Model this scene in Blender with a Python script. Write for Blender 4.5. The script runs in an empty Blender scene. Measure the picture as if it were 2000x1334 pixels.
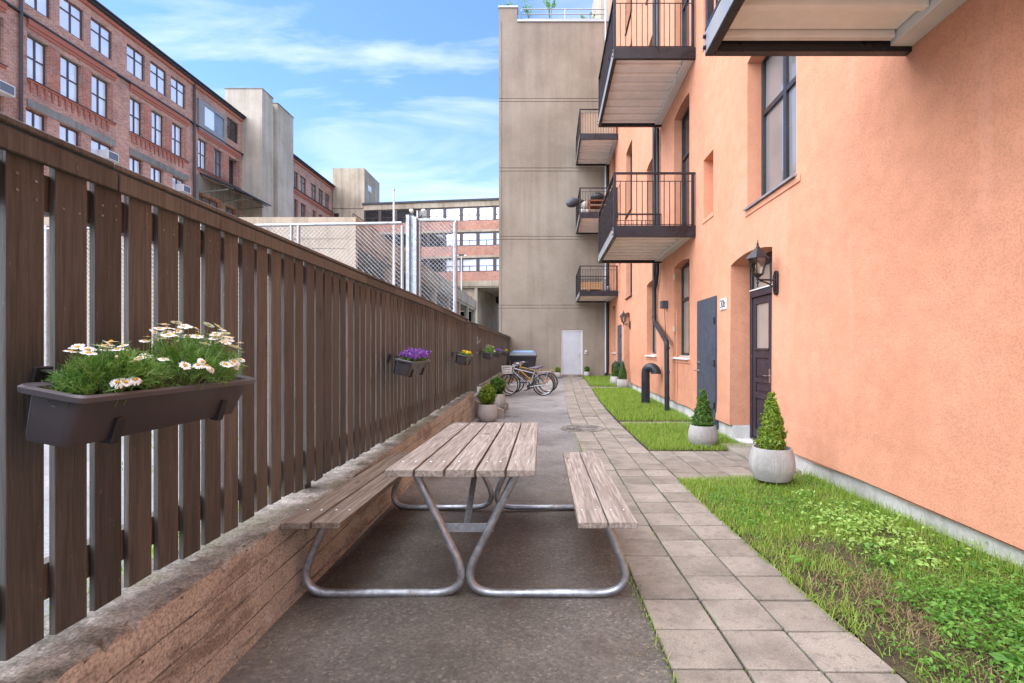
import bpy, math, random
import numpy as np
from mathutils import Vector, Matrix
R = math.radians
random.seed(7)
rng = np.random.default_rng(11)
S = 0.87            # survey units -> metres
scene = bpy.context.scene
C = scene.collection

# ------------------------------------------------------------------ camera, sky, sun
cam_d = bpy.data.cameras.new('camera'); cam = bpy.data.objects.new('camera', cam_d); C.objects.link(cam)
cam.location = (0, 0, 1.5*S); cam.rotation_euler = (R(90), 0, 0)
cam_d.sensor_width = 36; cam_d.lens = 960/2000*36
cam_d.shift_x = -62/2000; cam_d.shift_y = 13/2000
cam_d.clip_start = .05; cam_d.clip_end = 2000
scene.camera = cam
scene.view_settings.view_transform = 'Standard'; scene.view_settings.look = 'None'
scene.view_settings.exposure = 2.62; scene.view_settings.gamma = 1

SUN_EL, SUN_AZ = 56, 242      # azimuth: direction the light comes from, clockwise from +Y
world = bpy.data.worlds.new('World'); scene.world = world; world.use_nodes = True
wn = world.node_tree; wn.nodes.clear()
def W(t, **k):
    n = wn.nodes.new(t)
    for a, b in k.items(): setattr(n, a, b)
    return n
sky = W('ShaderNodeTexSky', sky_type='NISHITA', sun_disc=False)
sky.sun_elevation = R(SUN_EL); sky.sun_rotation = R(SUN_AZ)
sky.air_density = 1.0; sky.dust_density = .3; sky.ozone_density = 3.0; sky.altitude = 100
tc = W('ShaderNodeTexCoord'); sep = W('ShaderNodeSeparateXYZ'); wn.links.new(tc.outputs['Generated'], sep.inputs[0])
ad = W('ShaderNodeMath', operation='ADD'); ad.inputs[1].default_value = .12; wn.links.new(sep.outputs['Z'], ad.inputs[0])
dx = W('ShaderNodeMath', operation='DIVIDE'); wn.links.new(sep.outputs['X'], dx.inputs[0]); wn.links.new(ad.outputs[0], dx.inputs[1])
dy = W('ShaderNodeMath', operation='DIVIDE'); wn.links.new(sep.outputs['Y'], dy.inputs[0]); wn.links.new(ad.outputs[0], dy.inputs[1])
cmb = W('ShaderNodeCombineXYZ'); wn.links.new(dx.outputs[0], cmb.inputs[0]); wn.links.new(dy.outputs[0], cmb.inputs[1])
mp = W('ShaderNodeMapping'); mp.inputs['Scale'].default_value = (.6, 1.7, 1); mp.inputs['Rotation'].default_value = (0, 0, R(24)); mp.inputs['Location'].default_value = (5.1, 3.2, 0)
wn.links.new(cmb.outputs[0], mp.inputs[0])
nz = W('ShaderNodeTexNoise'); nz.inputs['Scale'].default_value = 1.1; nz.inputs['Detail'].default_value = 9; nz.inputs['Roughness'].default_value = .55; nz.inputs['Distortion'].default_value = 1.3
wn.links.new(mp.outputs[0], nz.inputs['Vector'])
cr = W('ShaderNodeValToRGB'); cr.color_ramp.elements[0].position = .49; cr.color_ramp.elements[0].color = (0, 0, 0, 1)
cr.color_ramp.elements[1].position = .78; cr.color_ramp.elements[1].color = (.7, .7, .7, 1)
wn.links.new(nz.outputs[0], cr.inputs[0])
hs = W('ShaderNodeHueSaturation'); hs.inputs['Saturation'].default_value = 1.0; tint = W('ShaderNodeMix', data_type='RGBA', blend_type='MULTIPLY'); tint.inputs[0].default_value = 1; tint.inputs[7].default_value = (.68, .80, 1.0, 1); wn.links.new(sky.outputs[0], tint.inputs[6]); wn.links.new(tint.outputs[2], hs.inputs['Color'])
cl = W('ShaderNodeMix', data_type='RGBA'); wn.links.new(cr.outputs[0], cl.inputs[0]); wn.links.new(hs.outputs[0], cl.inputs[6]); cl.inputs[7].default_value = (3.7, 3.9, 4.3, 1)
# thin veil of high cloud low over the roofs
vr = W('ShaderNodeMapRange'); vr.inputs[1].default_value = .0; vr.inputs[2].default_value = .42; vr.inputs[3].default_value = .7; vr.inputs[4].default_value = 0
wn.links.new(sep.outputs['Z'], vr.inputs[0])
cl2 = W('ShaderNodeMix', data_type='RGBA'); wn.links.new(vr.outputs[0], cl2.inputs[0]); wn.links.new(cl.outputs[2], cl2.inputs[6]); cl2.inputs[7].default_value = (2.6, 3.05, 3.6, 1)
bg = W('ShaderNodeBackground'); bg.inputs[1].default_value = .065; out = W('ShaderNodeOutputWorld')
wn.links.new(cl2.outputs[2], bg.inputs[0]); wn.links.new(bg.outputs[0], out.inputs[0])

sd = bpy.data.lights.new('sun', 'SUN'); sd.energy = 1.5; sd.angle = R(105); sd.color = (1, .955, .90)
sun = bpy.data.objects.new('sun', sd); C.objects.link(sun)
az, el = R(SUN_AZ), R(SUN_EL)
to_sun = Vector((math.sin(az)*math.cos(el), math.cos(az)*math.cos(el), math.sin(el)))
sun.rotation_euler = to_sun.to_track_quat('Z', 'Y').to_euler(); sun.location = (0, 0, 30)

# ------------------------------------------------------------------ helpers
ORG = {}
def tag(o, label=None, cat=None, group=None, kind=None):
    if label: o['label'] = label
    if cat: o['category'] = cat
    if group: o['group'] = group
    if kind: o['kind'] = kind
    return o
def thing(name, label, cat, loc=(0, 0, 0), rz=0, group=None, local=False):
    o = bpy.data.objects.new(name, None); C.objects.link(o)
    o.location = Vector(loc)*S; o.rotation_euler = (0, 0, rz); o.empty_display_size = .2
    ORG[o.name] = Vector((0, 0, 0)) if local else Vector(loc)
    return tag(o, label, cat, group)
def finish(me, name, mats, parent, org, smooth):
    for m in (mats if isinstance(mats, (list, tuple)) else [mats]): me.materials.append(m)
    if smooth:
        me.polygons.foreach_set('use_smooth', [True]*len(me.polygons))
        if smooth is not True: me.set_sharp_from_angle(angle=R(smooth))
    o = bpy.data.objects.new(name, me); C.objects.link(o)
    if parent is not None: o.parent = parent; ORG[o.name] = org
    else: o.location = org*S; ORG[o.name] = org
    return o
class MB:
    def __init__(s): s.v = []; s.f = []; s.m = []; s.cur = 0
    def face(s, pts):
        n = len(s.v); s.v += [tuple(p) for p in pts]; s.f.append(tuple(range(n, n+len(pts)))); s.m.append(s.cur)
    def hexa(s, p):      # 8 points: bottom ring 0-3, top ring 4-7
        n = len(s.v); s.v += [tuple(q) for q in p]
        for f in ((3,2,1,0),(4,5,6,7),(0,1,5,4),(1,2,6,5),(2,3,7,6),(3,0,4,7)):
            s.f.append(tuple(n+i for i in f)); s.m.append(s.cur)
    def box(s, x0, x1, y0, y1, z0, z1, j=0):
        r = lambda: random.uniform(-j, j) if j else 0
        s.hexa([(x0+r(),y0+r(),z0+r()),(x1+r(),y0+r(),z0+r()),(x1+r(),y1+r(),z0+r()),(x0+r(),y1+r(),z0+r()),
                (x0+r(),y0+r(),z1+r()),(x1+r(),y0+r(),z1+r()),(x1+r(),y1+r(),z1+r()),(x0+r(),y1+r(),z1+r())])
    def pbox(s, P, u0, u1, z0, z1, d0, d1):
        s.hexa([P(u0,z0,d0),P(u1,z0,d0),P(u1,z0,d1),P(u0,z0,d1),P(u0,z1,d0),P(u1,z1,d0),P(u1,z1,d1),P(u0,z1,d1)])
    def tube(s, pts, r, n=8, caps=True, closed=False):
        pts = [Vector(p) for p in pts]; rs = r if isinstance(r, (list, tuple)) else [r]*len(pts)
        base = len(s.v); N = len(pts); up = None
        for i, p in enumerate(pts):
            if closed: t = (pts[(i+1) % N]-pts[i-1])
            else: t = pts[min(i+1, N-1)]-pts[max(i-1, 0)]
            t = t.normalized() if t.length > 1e-9 else Vector((0,0,1))
            if up is None: up = Vector((0,0,1)) if abs(t.z) < .9 else Vector((1,0,0))
            a = t.cross(up)
            if a.length < 1e-6: a = t.orthogonal()
            a.normalize(); b = a.cross(t).normalized(); up = b
            for k in range(n):
                th = 2*math.pi*k/n; s.v.append(tuple(p+a*math.cos(th)*rs[i]+b*math.sin(th)*rs[i]))
        for i in range(N if closed else N-1):
            for k in range(n):
                a0 = base+i*n; b0 = base+((i+1) % N)*n
                s.f.append((a0+k, a0+(k+1) % n, b0+(k+1) % n, b0+k)); s.m.append(s.cur)
        if caps and not closed:
            s.f.append(tuple(base+k for k in range(n))); s.m.append(s.cur)
            s.f.append(tuple(base+(N-1)*n+k for k in reversed(range(n)))); s.m.append(s.cur)
    def lathe(s, prof, c=(0,0,0), n=24, ax=2, cap=True):
        base = len(s.v)
        for r, h in prof:
            for k in range(n):
                th = 2*math.pi*k/n; q = [r*math.cos(th), r*math.sin(th)]
                p = (q[0], q[1], h) if ax == 2 else ((q[0], h, q[1]) if ax == 1 else (h, q[0], q[1]))
                s.v.append((p[0]+c[0], p[1]+c[1], p[2]+c[2]))
        for i in range(len(prof)-1):
            for k in range(n):
                a0 = base+i*n; b0 = a0+n
                s.f.append((a0+k, a0+(k+1) % n, b0+(k+1) % n, b0+k)); s.m.append(s.cur)
        if cap:
            s.f.append(tuple(base+k for k in reversed(range(n)))); s.m.append(s.cur)
            s.f.append(tuple(base+(len(prof)-1)*n+k for k in range(n))); s.m.append(s.cur)
    def build(s, name, mats, parent=None, loc=None, smooth=False, bev=0, bseg=1):
        org = ORG[parent.name] if parent is not None else Vector(loc or (0,0,0))
        me = bpy.data.meshes.new(name)
        me.from_pydata([((x-org.x)*S, (y-org.y)*S, (z-org.z)*S) for x, y, z in s.v], [], s.f)
        if any(s.m): me.polygons.foreach_set('material_index', s.m)
        o = finish(me, name, mats, parent, org, smooth)
        if bev:
            b = o.modifiers.new('bevel', 'BEVEL'); b.width = bev*S; b.segments = bseg; b.limit_method = 'ANGLE'; b.angle_limit = R(35)
        return o
def fast(name, V, F, mats, parent=None, loc=None, smooth=False, mi=None):
    """numpy mesh: V (n,3), F (m,k)"""
    org = ORG[parent.name] if parent is not None else Vector(loc or (0,0,0))
    V = (np.asarray(V, dtype=np.float32)-np.array(org, dtype=np.float32))*S
    F = np.asarray(F, dtype=np.int32); k = F.shape[1]
    me = bpy.data.meshes.new(name)
    me.vertices.add(len(V)); me.vertices.foreach_set('co', V.ravel())
    me.loops.add(F.size); me.loops.foreach_set('vertex_index', F.ravel())
    me.polygons.add(len(F)); me.polygons.foreach_set('loop_start', np.arange(0, F.size, k, dtype=np.int32))
    try: me.polygons.foreach_set('loop_total', np.full(len(F), k, dtype=np.int32))
    except Exception: pass
    if mi is not None: me.polygons.foreach_set('material_index', np.asarray(mi, dtype=np.int32))
    me.update(calc_edges=True); me.validate()
    return finish(me, name, mats, parent, org, smooth)
def fillet(pts, r, n=6):
    pts = [Vector(p) for p in pts]; o = [pts[0]]
    for i in range(1, len(pts)-1):
        p = pts[i]; a = pts[i-1]-p; b = pts[i+1]-p; an = a.angle(b)
        if an > 3.1: o.append(p); continue
        t = min(r/math.tan(an/2), a.length*.48, b.length*.48)
        p0 = p+a.normalized()*t; p1 = p+b.normalized()*t
        for k in range(n+1):
            s_ = k/n; o.append(p0*(1-s_)**2+p*2*s_*(1-s_)+p1*s_**2)
    o.append(pts[-1]); return o
def lerp_tab(tab):
    xs = [a for a, b in tab]; ys = [b for a, b in tab]
    return lambda y: float(np.interp(y, xs, ys))
g = lerp_tab([(-5,0),(2,0),(2.8,-.028),(3.5,-.06),(4.5,-.09),(7,-.11),(10.5,-.14),(14,-.12),(20,-.08),(26,-.04),(60,0)])
def smooth01(t): t = max(0, min(1, t)); return t*t*(3-2*t)
def path_dx(y): return .40*smooth01((y-11)/15)
WX = lambda y: 3.14+.012*y              # face of the orange wall
def lawn_z(x, y):
    z = g(y)+.02
    if y < 6.3: z += .045*max(0, (x-1.6))/1.6
    return z
def vnoise(x, y, s, seed=0):
    """cheap value noise for scattering decisions"""
    r = np.random.default_rng(seed).random((64, 64)); x = np.asarray(x)*s; y = np.asarray(y)*s
    xi = np.floor(x).astype(int); yi = np.floor(y).astype(int); xf = x-xi; yf = y-yi
    xf = xf*xf*(3-2*xf); yf = yf*yf*(3-2*yf); a = r[xi % 64, yi % 64]; b = r[(xi+1) % 64, yi % 64]; c = r[xi % 64, (yi+1) % 64]; d = r[(xi+1) % 64, (yi+1) % 64]
    return (a*(1-xf)+b*xf)*(1-yf)+(c*(1-xf)+d*xf)*yf

# ------------------------------------------------------------------ materials
def newmat(name, col=(.5,.5,.5), rough=.7, metal=0, spec=.5):
    m = bpy.data.materials.new(name); m.use_nodes = True; nt = m.node_tree
    b = nt.nodes['Principled BSDF']; b.inputs['Base Color'].default_value = (*col, 1); b.inputs['Roughness'].default_value = rough
    b.inputs['Metallic'].default_value = metal; b.inputs['Specular IOR Level'].default_value = spec
    return m, nt, b
class NT:
    def __init__(s, nt): s.nt = nt; s.tc = nt.nodes.new('ShaderNodeTexCoord')
    def n(s, t, **k):
        x = s.nt.nodes.new(t)
        for a, b in k.items(): setattr(x, a, b)
        return x
    def l(s, a, b): s.nt.links.new(a, b)
    def obj(s, scale=(1,1,1), rot=(0,0,0), island=0, world_=False):
        src = s.tc.outputs['Object']
        if world_:
            geo = s.n('ShaderNodeNewGeometry'); src = geo.outputs['Position']
        if island:
            geo = s.n('ShaderNodeNewGeometry'); mu = s.n('ShaderNodeVectorMath', operation='SCALE'); mu.inputs[0].default_value = (37, 91, 53)
            s.l(geo.outputs['Random Per Island'], mu.inputs['Scale']); ad = s.n('ShaderNodeVectorMath', operation='ADD')
            s.l(src, ad.inputs[0]); s.l(mu.outputs[0], ad.inputs[1]); src = ad.outputs[0]
        m = s.n('ShaderNodeMapping'); m.inputs['Scale'].default_value = scale; m.inputs['Rotation'].default_value = rot
        s.l(src, m.inputs[0]); return m.outputs[0]
    def noise(s, vec, scale, detail=4, rough=.5, dist=0):
        n = s.n('ShaderNodeTexNoise'); n.inputs['Scale'].default_value = scale; n.inputs['Detail'].default_value = detail
        n.inputs['Roughness'].default_value = rough; n.inputs['Distortion'].default_value = dist
        if vec is not None: s.l(vec, n.inputs['Vector'])
        m = s.n('ShaderNodeMapRange'); m.inputs[1].default_value = .24; m.inputs[2].default_value = .76; s.l(n.outputs[0], m.inputs[0]); return m.outputs[0]
    def voro(s, vec, scale, feature='F1', out='Distance'):
        n = s.n('ShaderNodeTexVoronoi', feature=feature); n.inputs['Scale'].default_value = scale; s.l(vec, n.inputs['Vector']); return n.outputs[out]
    def ramp(s, fac, stops, interp='LINEAR'):
        r = s.n('ShaderNodeValToRGB'); r.color_ramp.interpolation = interp; e = r.color_ramp.elements
        while len(e) < len(stops): e.new(.5)
        for i, (p, c) in enumerate(stops):
            e[i].position = p; e[i].color = (*c, 1) if isinstance(c, tuple) else (c, c, c, 1)
        s.l(fac, r.inputs[0]); return r.outputs[0]
    def mix(s, fac, a, b, mode='MIX'):
        m = s.n('ShaderNodeMix', data_type='RGBA', blend_type=mode)
        for i, v in ((0, fac), (6, a), (7, b)):
            if isinstance(v, (int, float)): m.inputs[i].default_value = v
            elif isinstance(v, tuple): m.inputs[i].default_value = (*v, 1)
            else: s.l(v, m.inputs[i])
        return m.outputs[2]
    def bump(s, h, strength=.3, dist=.01, normal=None):
        b = s.n('ShaderNodeBump'); b.inputs['Strength'].default_value = strength; b.inputs['Distance'].default_value = dist; s.l(h, b.inputs['Height'])
        if normal is not None: s.l(normal, b.inputs['Normal'])
        return b.outputs[0]
    def island(s): return s.n('ShaderNodeNewGeometry').outputs['Random Per Island']

def speckled(name, c1, c2, c3, sc=4, fine=120, rough=.85, bs=.3, bd=.004, mid=(.35,.55,.72), world_=False, stretch=(1,1,1), fineamt=.35):
    m, nt, b = newmat(name, c1, rough, spec=.3); t = NT(nt); v = t.obj(stretch, world_=world_)
    n1 = t.noise(v, sc, 8, .6); n2 = t.noise(v, fine, 3, .6)
    col = t.ramp(n1, [(mid[0], c1), (mid[1], c2), (mid[2], c3)])
    f = t.ramp(n2, [(.3, .55), (.7, 1.35)])
    col = t.mix(fineamt, col, f, 'MULTIPLY'); t.l(col, b.inputs['Base Color'])
    t.l(t.bump(n2, bs, bd, t.bump(n1, bs*.6, bd*4)), b.inputs['Normal']); return m

def m_stucco():
    m, nt, b = newmat('orange_stucco', (.66,.25,.12), .93, spec=.2); t = NT(nt); v = t.obj(world_=True)
    big = t.noise(v, .55, 6, .6); mid = t.noise(v, 5, 5, .6); gr = t.noise(v, 75, 3, .65); gr2 = t.voro(v, 130)
    col = t.ramp(big, [(.2, (.665,.30,.175)), (.5, (.70,.325,.193)), (.8, (.735,.35,.212))])
    col = t.mix(.25, col, t.ramp(mid, [(.3, .75), (.7, 1.1)]), 'MULTIPLY')
    col = t.mix(.22, col, t.ramp(gr, [(.38, .35), (.5, 1.0)]), 'MULTIPLY')
    # lime run-off streaks
    vs = t.obj((1, 2.2, .12), world_=True); st = t.noise(vs, 1.6, 5, .6)
    col = t.mix(t.ramp(st, [(.66, 0.0), (.9, .2)]), col, (.78,.43,.31)); t.l(col, b.inputs['Base Color'])
    sz = t.n('ShaderNodeSeparateXYZ'); t.l(v, sz.inputs[0]); low = t.n('ShaderNodeMapRange'); low.inputs[1].default_value = .1; low.inputs[2].default_value = .62; low.inputs[3].default_value = .36; low.inputs[4].default_value = 0; t.l(sz.outputs['Z'], low.inputs[0])
    ad_ = t.n('ShaderNodeMath', operation='ADD'); t.l(low.outputs[0], ad_.inputs[0]); t.l(t.noise(v, 4, 7, .7), ad_.inputs[1])
    col = t.mix(t.ramp(ad_.outputs[0], [(1.08, 0.0), (1.35, .5)]), col, (.36,.19,.125))
    dv = t.n('ShaderNodeVectorMath', operation='ADD'); t.l(v, dv.inputs[0]); cn_ = t.n('ShaderNodeTexNoise'); cn_.inputs['Scale'].default_value = 2.5; cn_.inputs['Detail'].default_value = 6; t.l(v, cn_.inputs[0]); t.l(cn_.outputs[1], dv.inputs[1]); ck = t.voro(dv.outputs[0], .8, 'DISTANCE_TO_EDGE'); wob = t.noise(v, 1.1, 5, .6); msk = t.ramp(wob, [(.70, 0.0), (.74, .5)]); ckl = t.ramp(ck, [(.0015, 1.0), (.004, 0.0)])
    col = t.mix(t.mix(1.0, ckl, msk, 'MULTIPLY'), col, (.34,.14,.09)); pt = t.noise(t.obj((1, .5, .45), world_=True), 1.1, 3, .4, .6); col = t.mix(t.ramp(pt, [(.72, 0.0), (.73, .14)]), col, (.80,.42,.29)); t.l(col, b.inputs['Base Color'])
    h = t.mix(.5, gr, gr2); nb = t.bump(mid, .25, .02); t.l(t.bump(h, .5, .006, nb), b.inputs['Normal']); return m
def m_fence():
    m, nt, b = newmat('brown_stained_wood', (.05,.03,.022), .62, spec=.35); t = NT(nt); v = t.obj((9, 9, .55), island=1)
    gr = t.noise(v, 4, 8, .65, 1.2); v2 = t.obj((30, 30, 1.2), island=1); fi = t.noise(v2, 5, 4, .6)
    isl = t.ramp(t.island(), [(0, (.062,.058,.050)), (.35, (.086,.079,.068)), (.7, (.106,.095,.081)), (1, (.14,.125,.105))])
    col = t.mix(.55, isl, t.ramp(gr, [(.3, .55), (.5, 1.0), (.75, 1.35)]), 'MULTIPLY')
    col = t.mix(.4, col, t.ramp(fi, [(.3, .6), (.7, 1.3)]), 'MULTIPLY')
    sp = t.noise(t.obj((14, 14, 4), island=1), 6, 3, .5); col = t.mix(t.ramp(sp, [(.90, 0.0), (.94, .5)]), col, (.26,.22,.19))
    kn = t.voro(t.obj((5, 5, 1.7), island=1), 1.3); col = t.mix(t.ramp(kn, [(.05, .7), (.13, 0.0)]), col, (.035,.02,.014))
    t.l(col, b.inputs['Base Color']); t.l(t.bump(gr, .35, .006, t.bump(fi, .3, .002)), b.inputs['Normal'])
    t.l(t.ramp(gr, [(.3, .5), (.7, .75)]), b.inputs['Roughness']); return m
def m_wood(name, a, b_, c, axis=1):
    m, nt, b = newmat(name, a, .75, spec=.3); t = NT(nt)
    sc = [7, 7, 7]; sc[axis] = .45; sf = [34, 34, 34]; sf[axis] = 1.0
    v = t.obj(tuple(sc), island=1); gr = t.noise(v, 4, 8, .62, 1.6); fi = t.noise(t.obj(tuple(sf), island=1), 5, 4, .6)
    wv = t.n('ShaderNodeTexWave', wave_type='BANDS', bands_direction='X'); wv.inputs['Scale'].default_value = 1.6; wv.inputs['Distortion'].default_value = 7; wv.inputs['Detail'].default_value = 3; t.l(t.obj(tuple(sc), island=1), wv.inputs[0])
    col = t.ramp(gr, [(.3, a), (.5, b_), (.72, c)])
    col = t.mix(.28, col, t.ramp(wv.outputs[0], [(0, .7), (1, 1.15)]), 'MULTIPLY')
    col = t.mix(.5, col, t.ramp(fi, [(.3, .6), (.7, 1.25)]), 'MULTIPLY')
    col = t.mix(.35, col, t.ramp(t.island(), [(0, .8), (1, 1.12)]), 'MULTIPLY')
    kn = t.voro(t.obj((5, 1.3, 5), island=1), 1.5); col = t.mix(t.ramp(kn, [(.05, .75), (.10, 0.0)]), col, (.07,.045,.03))
    t.l(col, b.inputs['Base Color']); t.l(t.bump(gr, .4, .006, t.bump(fi, .35, .0015)), b.inputs['Normal']); return m
def m_galv():
    m, nt, b = newmat('galvanised_steel', (.42,.43,.44), .42, .85); t = NT(nt); v = t.obj()
    vo = t.voro(v, 45, 'F1', 'Color'); n = t.noise(v, 9, 6, .6); sp = t.n('ShaderNodeSeparateColor'); t.l(vo, sp.inputs[0])
    col = t.mix(.5, (.46,.47,.48), t.ramp(sp.outputs[0], [(0, .5), (1, 1.1)]), 'MULTIPLY')
    col = t.mix(t.ramp(n, [(.74, 0.0), (.86, .55)]), col, (.20,.13,.09)); t.l(col, b.inputs['Base Color'])
    t.l(t.ramp(n, [(.3, .33), (.7, .62)]), b.inputs['Roughness']); t.l(t.bump(n, .15, .004), b.inputs['Normal']); return m
def m_asphalt():
    m, nt, b = newmat('old_asphalt', (.07,.06,.055), .8, spec=.4); t = NT(nt); v = t.obj(world_=True)
    big = t.noise(v, .55, 7, .62); gr = t.noise(v, 95, 4, .7); vo = t.voro(v, 80, 'F1', 'Color'); sp = t.n('ShaderNodeSeparateColor'); t.l(vo, sp.inputs[0])
    col = t.ramp(big, [(.3, (.085,.073,.058)), (.5, (.13,.113,.092)), (.7, (.18,.16,.134))])
    # the yard is lighter and greyer further back
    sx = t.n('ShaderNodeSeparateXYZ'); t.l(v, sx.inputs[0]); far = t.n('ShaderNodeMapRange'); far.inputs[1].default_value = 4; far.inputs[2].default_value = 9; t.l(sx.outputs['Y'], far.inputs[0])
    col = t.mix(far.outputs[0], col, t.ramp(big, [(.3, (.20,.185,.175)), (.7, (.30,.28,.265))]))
    col = t.mix(.6, col, t.ramp(sp.outputs[0], [(.0, .5), (.6, .95), (.92, 1.25), (1, 2.0)]), 'MULTIPLY')
    rust = t.noise(v, 2.6, 9, .72); col = t.mix(t.ramp(rust, [(.64, 0.0), (.80, .55)]), col, (.085,.055,.038))
    damp = t.noise(v, 1.3, 4, .5); col = t.mix(t.ramp(damp, [(.70, 0.0), (.88, .35)]), col, (.04,.032,.03)); t.l(col, b.inputs['Base Color'])
    t.l(t.ramp(damp, [(.5, .85), (.68, .5)]), b.inputs['Roughness'])
    t.l(t.bump(gr, .7, .005, t.bump(t.noise(v, 25, 4, .6), .4, .01)), b.inputs['Normal']); return m
def m_paver():
    m, nt, b = newmat('concrete_paver', (.3,.26,.24), .85, spec=.3); t = NT(nt); v = t.obj(island=1); vw = t.obj(world_=True)
    isl = t.ramp(t.island(), [(0, (.225,.195,.155)), (.5, (.262,.228,.184)), (1, (.30,.263,.214))])
    n1 = t.noise(v, 3.5, 8, .65); n2 = t.noise(v, 140, 3, .6); col = t.mix(.55, isl, t.ramp(n1, [(.3, .62), (.5, 1.0), (.75, 1.22)]), 'MULTIPLY')
    col = t.mix(.4, col, t.ramp(n2, [(.3, .65), (.7, 1.3)]), 'MULTIPLY')
    st = t.noise(v, 22, 5, .7); col = t.mix(t.ramp(st, [(.62, 0.0), (.72, .4)]), col, (.13,.10,.085)); t.l(col, b.inputs['Base Color'])
    t.l(t.bump(n2, .35, .003, t.bump(n1, .2, .01)), b.inputs['Normal']); return m
def m_conc_wall():
    """board-marked retaining wall: pinkish face with pits and lime"""
    m, nt, b = newmat('weathered_pink_concrete', (.4,.26,.2), .9, spec=.25); t = NT(nt); v = t.obj(world_=True)
    n1 = t.noise(v, 1.8, 9, .65); n2 = t.noise(v, 100, 3, .6)
    col = t.ramp(n1, [(.15, (.30,.265,.215)), (.40, (.47,.42,.345)), (.62, (.53,.47,.39)), (.85, (.62,.56,.475))])
    pit = t.voro(v, 17); col = t.mix(t.ramp(pit, [(.07, .85), (.12, 0.0)]), col, (.10,.07,.055))
    vb = t.obj((1, .25, 1), world_=True); dirt = t.noise(vb, 5, 6, .7); col = t.mix(t.ramp(dirt, [(.55, 0.0), (.7, .6)]), col, (.17,.125,.095))
    pit2 = t.voro(v, 41); pm = t.ramp(t.noise(v, 3.1, 3, .5), [(.35, 0.0), (.6, .8)]); col = t.mix(t.mix(1.0, t.ramp(pit2, [(.10, 1.0), (.18, 0.0)]), pm, 'MULTIPLY'), col, (.12,.09,.07))
    # upward faces: bare grey aggregate with moss
    geo = t.n('ShaderNodeNewGeometry'); sx = t.n('ShaderNodeSeparateXYZ'); t.l(geo.outputs['Normal'], sx.inputs[0])
    top = t.ramp(t.noise(v, 6, 8, .7), [(.25, (.11,.10,.078)), (.5, (.24,.215,.18)), (.75, (.40,.365,.315))])
    top = t.mix(t.ramp(t.noise(v, 3, 5, .6), [(.55, 0.0), (.65, .6)]), top, (.10,.095,.04))
    col = t.mix(t.ramp(sx.outputs['Z'], [(.35, 0.0), (.6, 1.0)]), col, top); col = t.mix(.75, col, t.ramp(n2, [(.25, .5), (.5, 1.0), (.8, 1.35)]), 'MULTIPLY'); t.l(col, b.inputs['Base Color'])
    # form board lines
    nb = t.bump(t.ramp(pit, [(.06, 0.0), (.12, 1.0)]), .5, .006); t.l(t.bump(t.noise(v, 60, 6, .7), .5, .006, nb), b.inputs['Normal']); return m
def m_conc_panel(name, c1, c2, c3, bump=.15, streak=.5):
    m, nt, b = newmat(name, c1, .9, spec=.25); t = NT(nt); v = t.obj(world_=True)
    n1 = t.noise(v, .35, 8, .62); col = t.ramp(n1, [(.3, c1), (.5, c2), (.72, c3)])
    vs = t.obj((2.2, 2.2, .12), world_=True); st = t.noise(vs, 1.1, 7, .65); col = t.mix(streak, col, t.ramp(st, [(.32, .62), (.5, 1.0), (.72, 1.18)]), 'MULTIPLY')
    n2 = t.noise(v, 28, 5, .65); col = t.mix(.25, col, t.ramp(n2, [(.3, .75), (.7, 1.2)]), 'MULTIPLY'); t.l(col, b.inputs['Base Color'])
    t.l(t.bump(n2, bump, .01), b.inputs['Normal']); return m
def m_brick(name, c1, c2, mortar, axes='YZ', scale=1.0):
    m, nt, b = newmat(name, c1, .9, spec=.2); t = NT(nt); geo = t.n('ShaderNodeNewGeometry'); sx = t.n('ShaderNodeSeparateXYZ'); t.l(geo.outputs['Position'], sx.inputs[0])
    cb = t.n('ShaderNodeCombineXYZ')
    if axes == 'YZ':
        sm = t.n('ShaderNodeMath', operation='ADD'); t.l(sx.outputs['X'], sm.inputs[0]); t.l(sx.outputs['Y'], sm.inputs[1]); t.l(sm.outputs[0], cb.inputs[0])
    else: t.l(sx.outputs['X'], cb.inputs[0])
    t.l(sx.outputs['Z'], cb.inputs[1])
    br = t.n('ShaderNodeTexBrick'); br.inputs['Scale'].default_value = 1.0*scale; br.inputs['Brick Width'].default_value = .26; br.inputs['Row Height'].default_value = .085
    br.inputs['Mortar Size'].default_value = .010; br.inputs['Color1'].default_value = (*c1, 1); br.inputs['Color2'].default_value = (*c2, 1); br.inputs['Mortar'].default_value = (*mortar, 1)
    br.inputs['Bias'].default_value = -.1; t.l(cb.outputs[0], br.inputs[0])
    v = t.obj(world_=True); n = t.noise(v, .5, 8, .7); col = t.mix(.5, br.outputs[0], t.ramp(n, [(.3, .6), (.5, 1.0), (.7, 1.25)]), 'MULTIPLY')
    pal = t.noise(v, 1.7, 6, .7); col = t.mix(t.ramp(pal, [(.6, 0.0), (.72, .4)]), col, (.42,.32,.27))
    sp_ = t.noise(t.obj((1, 1, 2.5), world_=True), 9, 3, .6); col = t.mix(t.ramp(sp_, [(.66, 0.0), (.72, .6)]), col, (.09,.045,.04)); t.l(col, b.inputs['Base Color'])
    t.l(t.bump(br.outputs[1], .3, -.01), b.inputs['Normal']); return m
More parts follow.
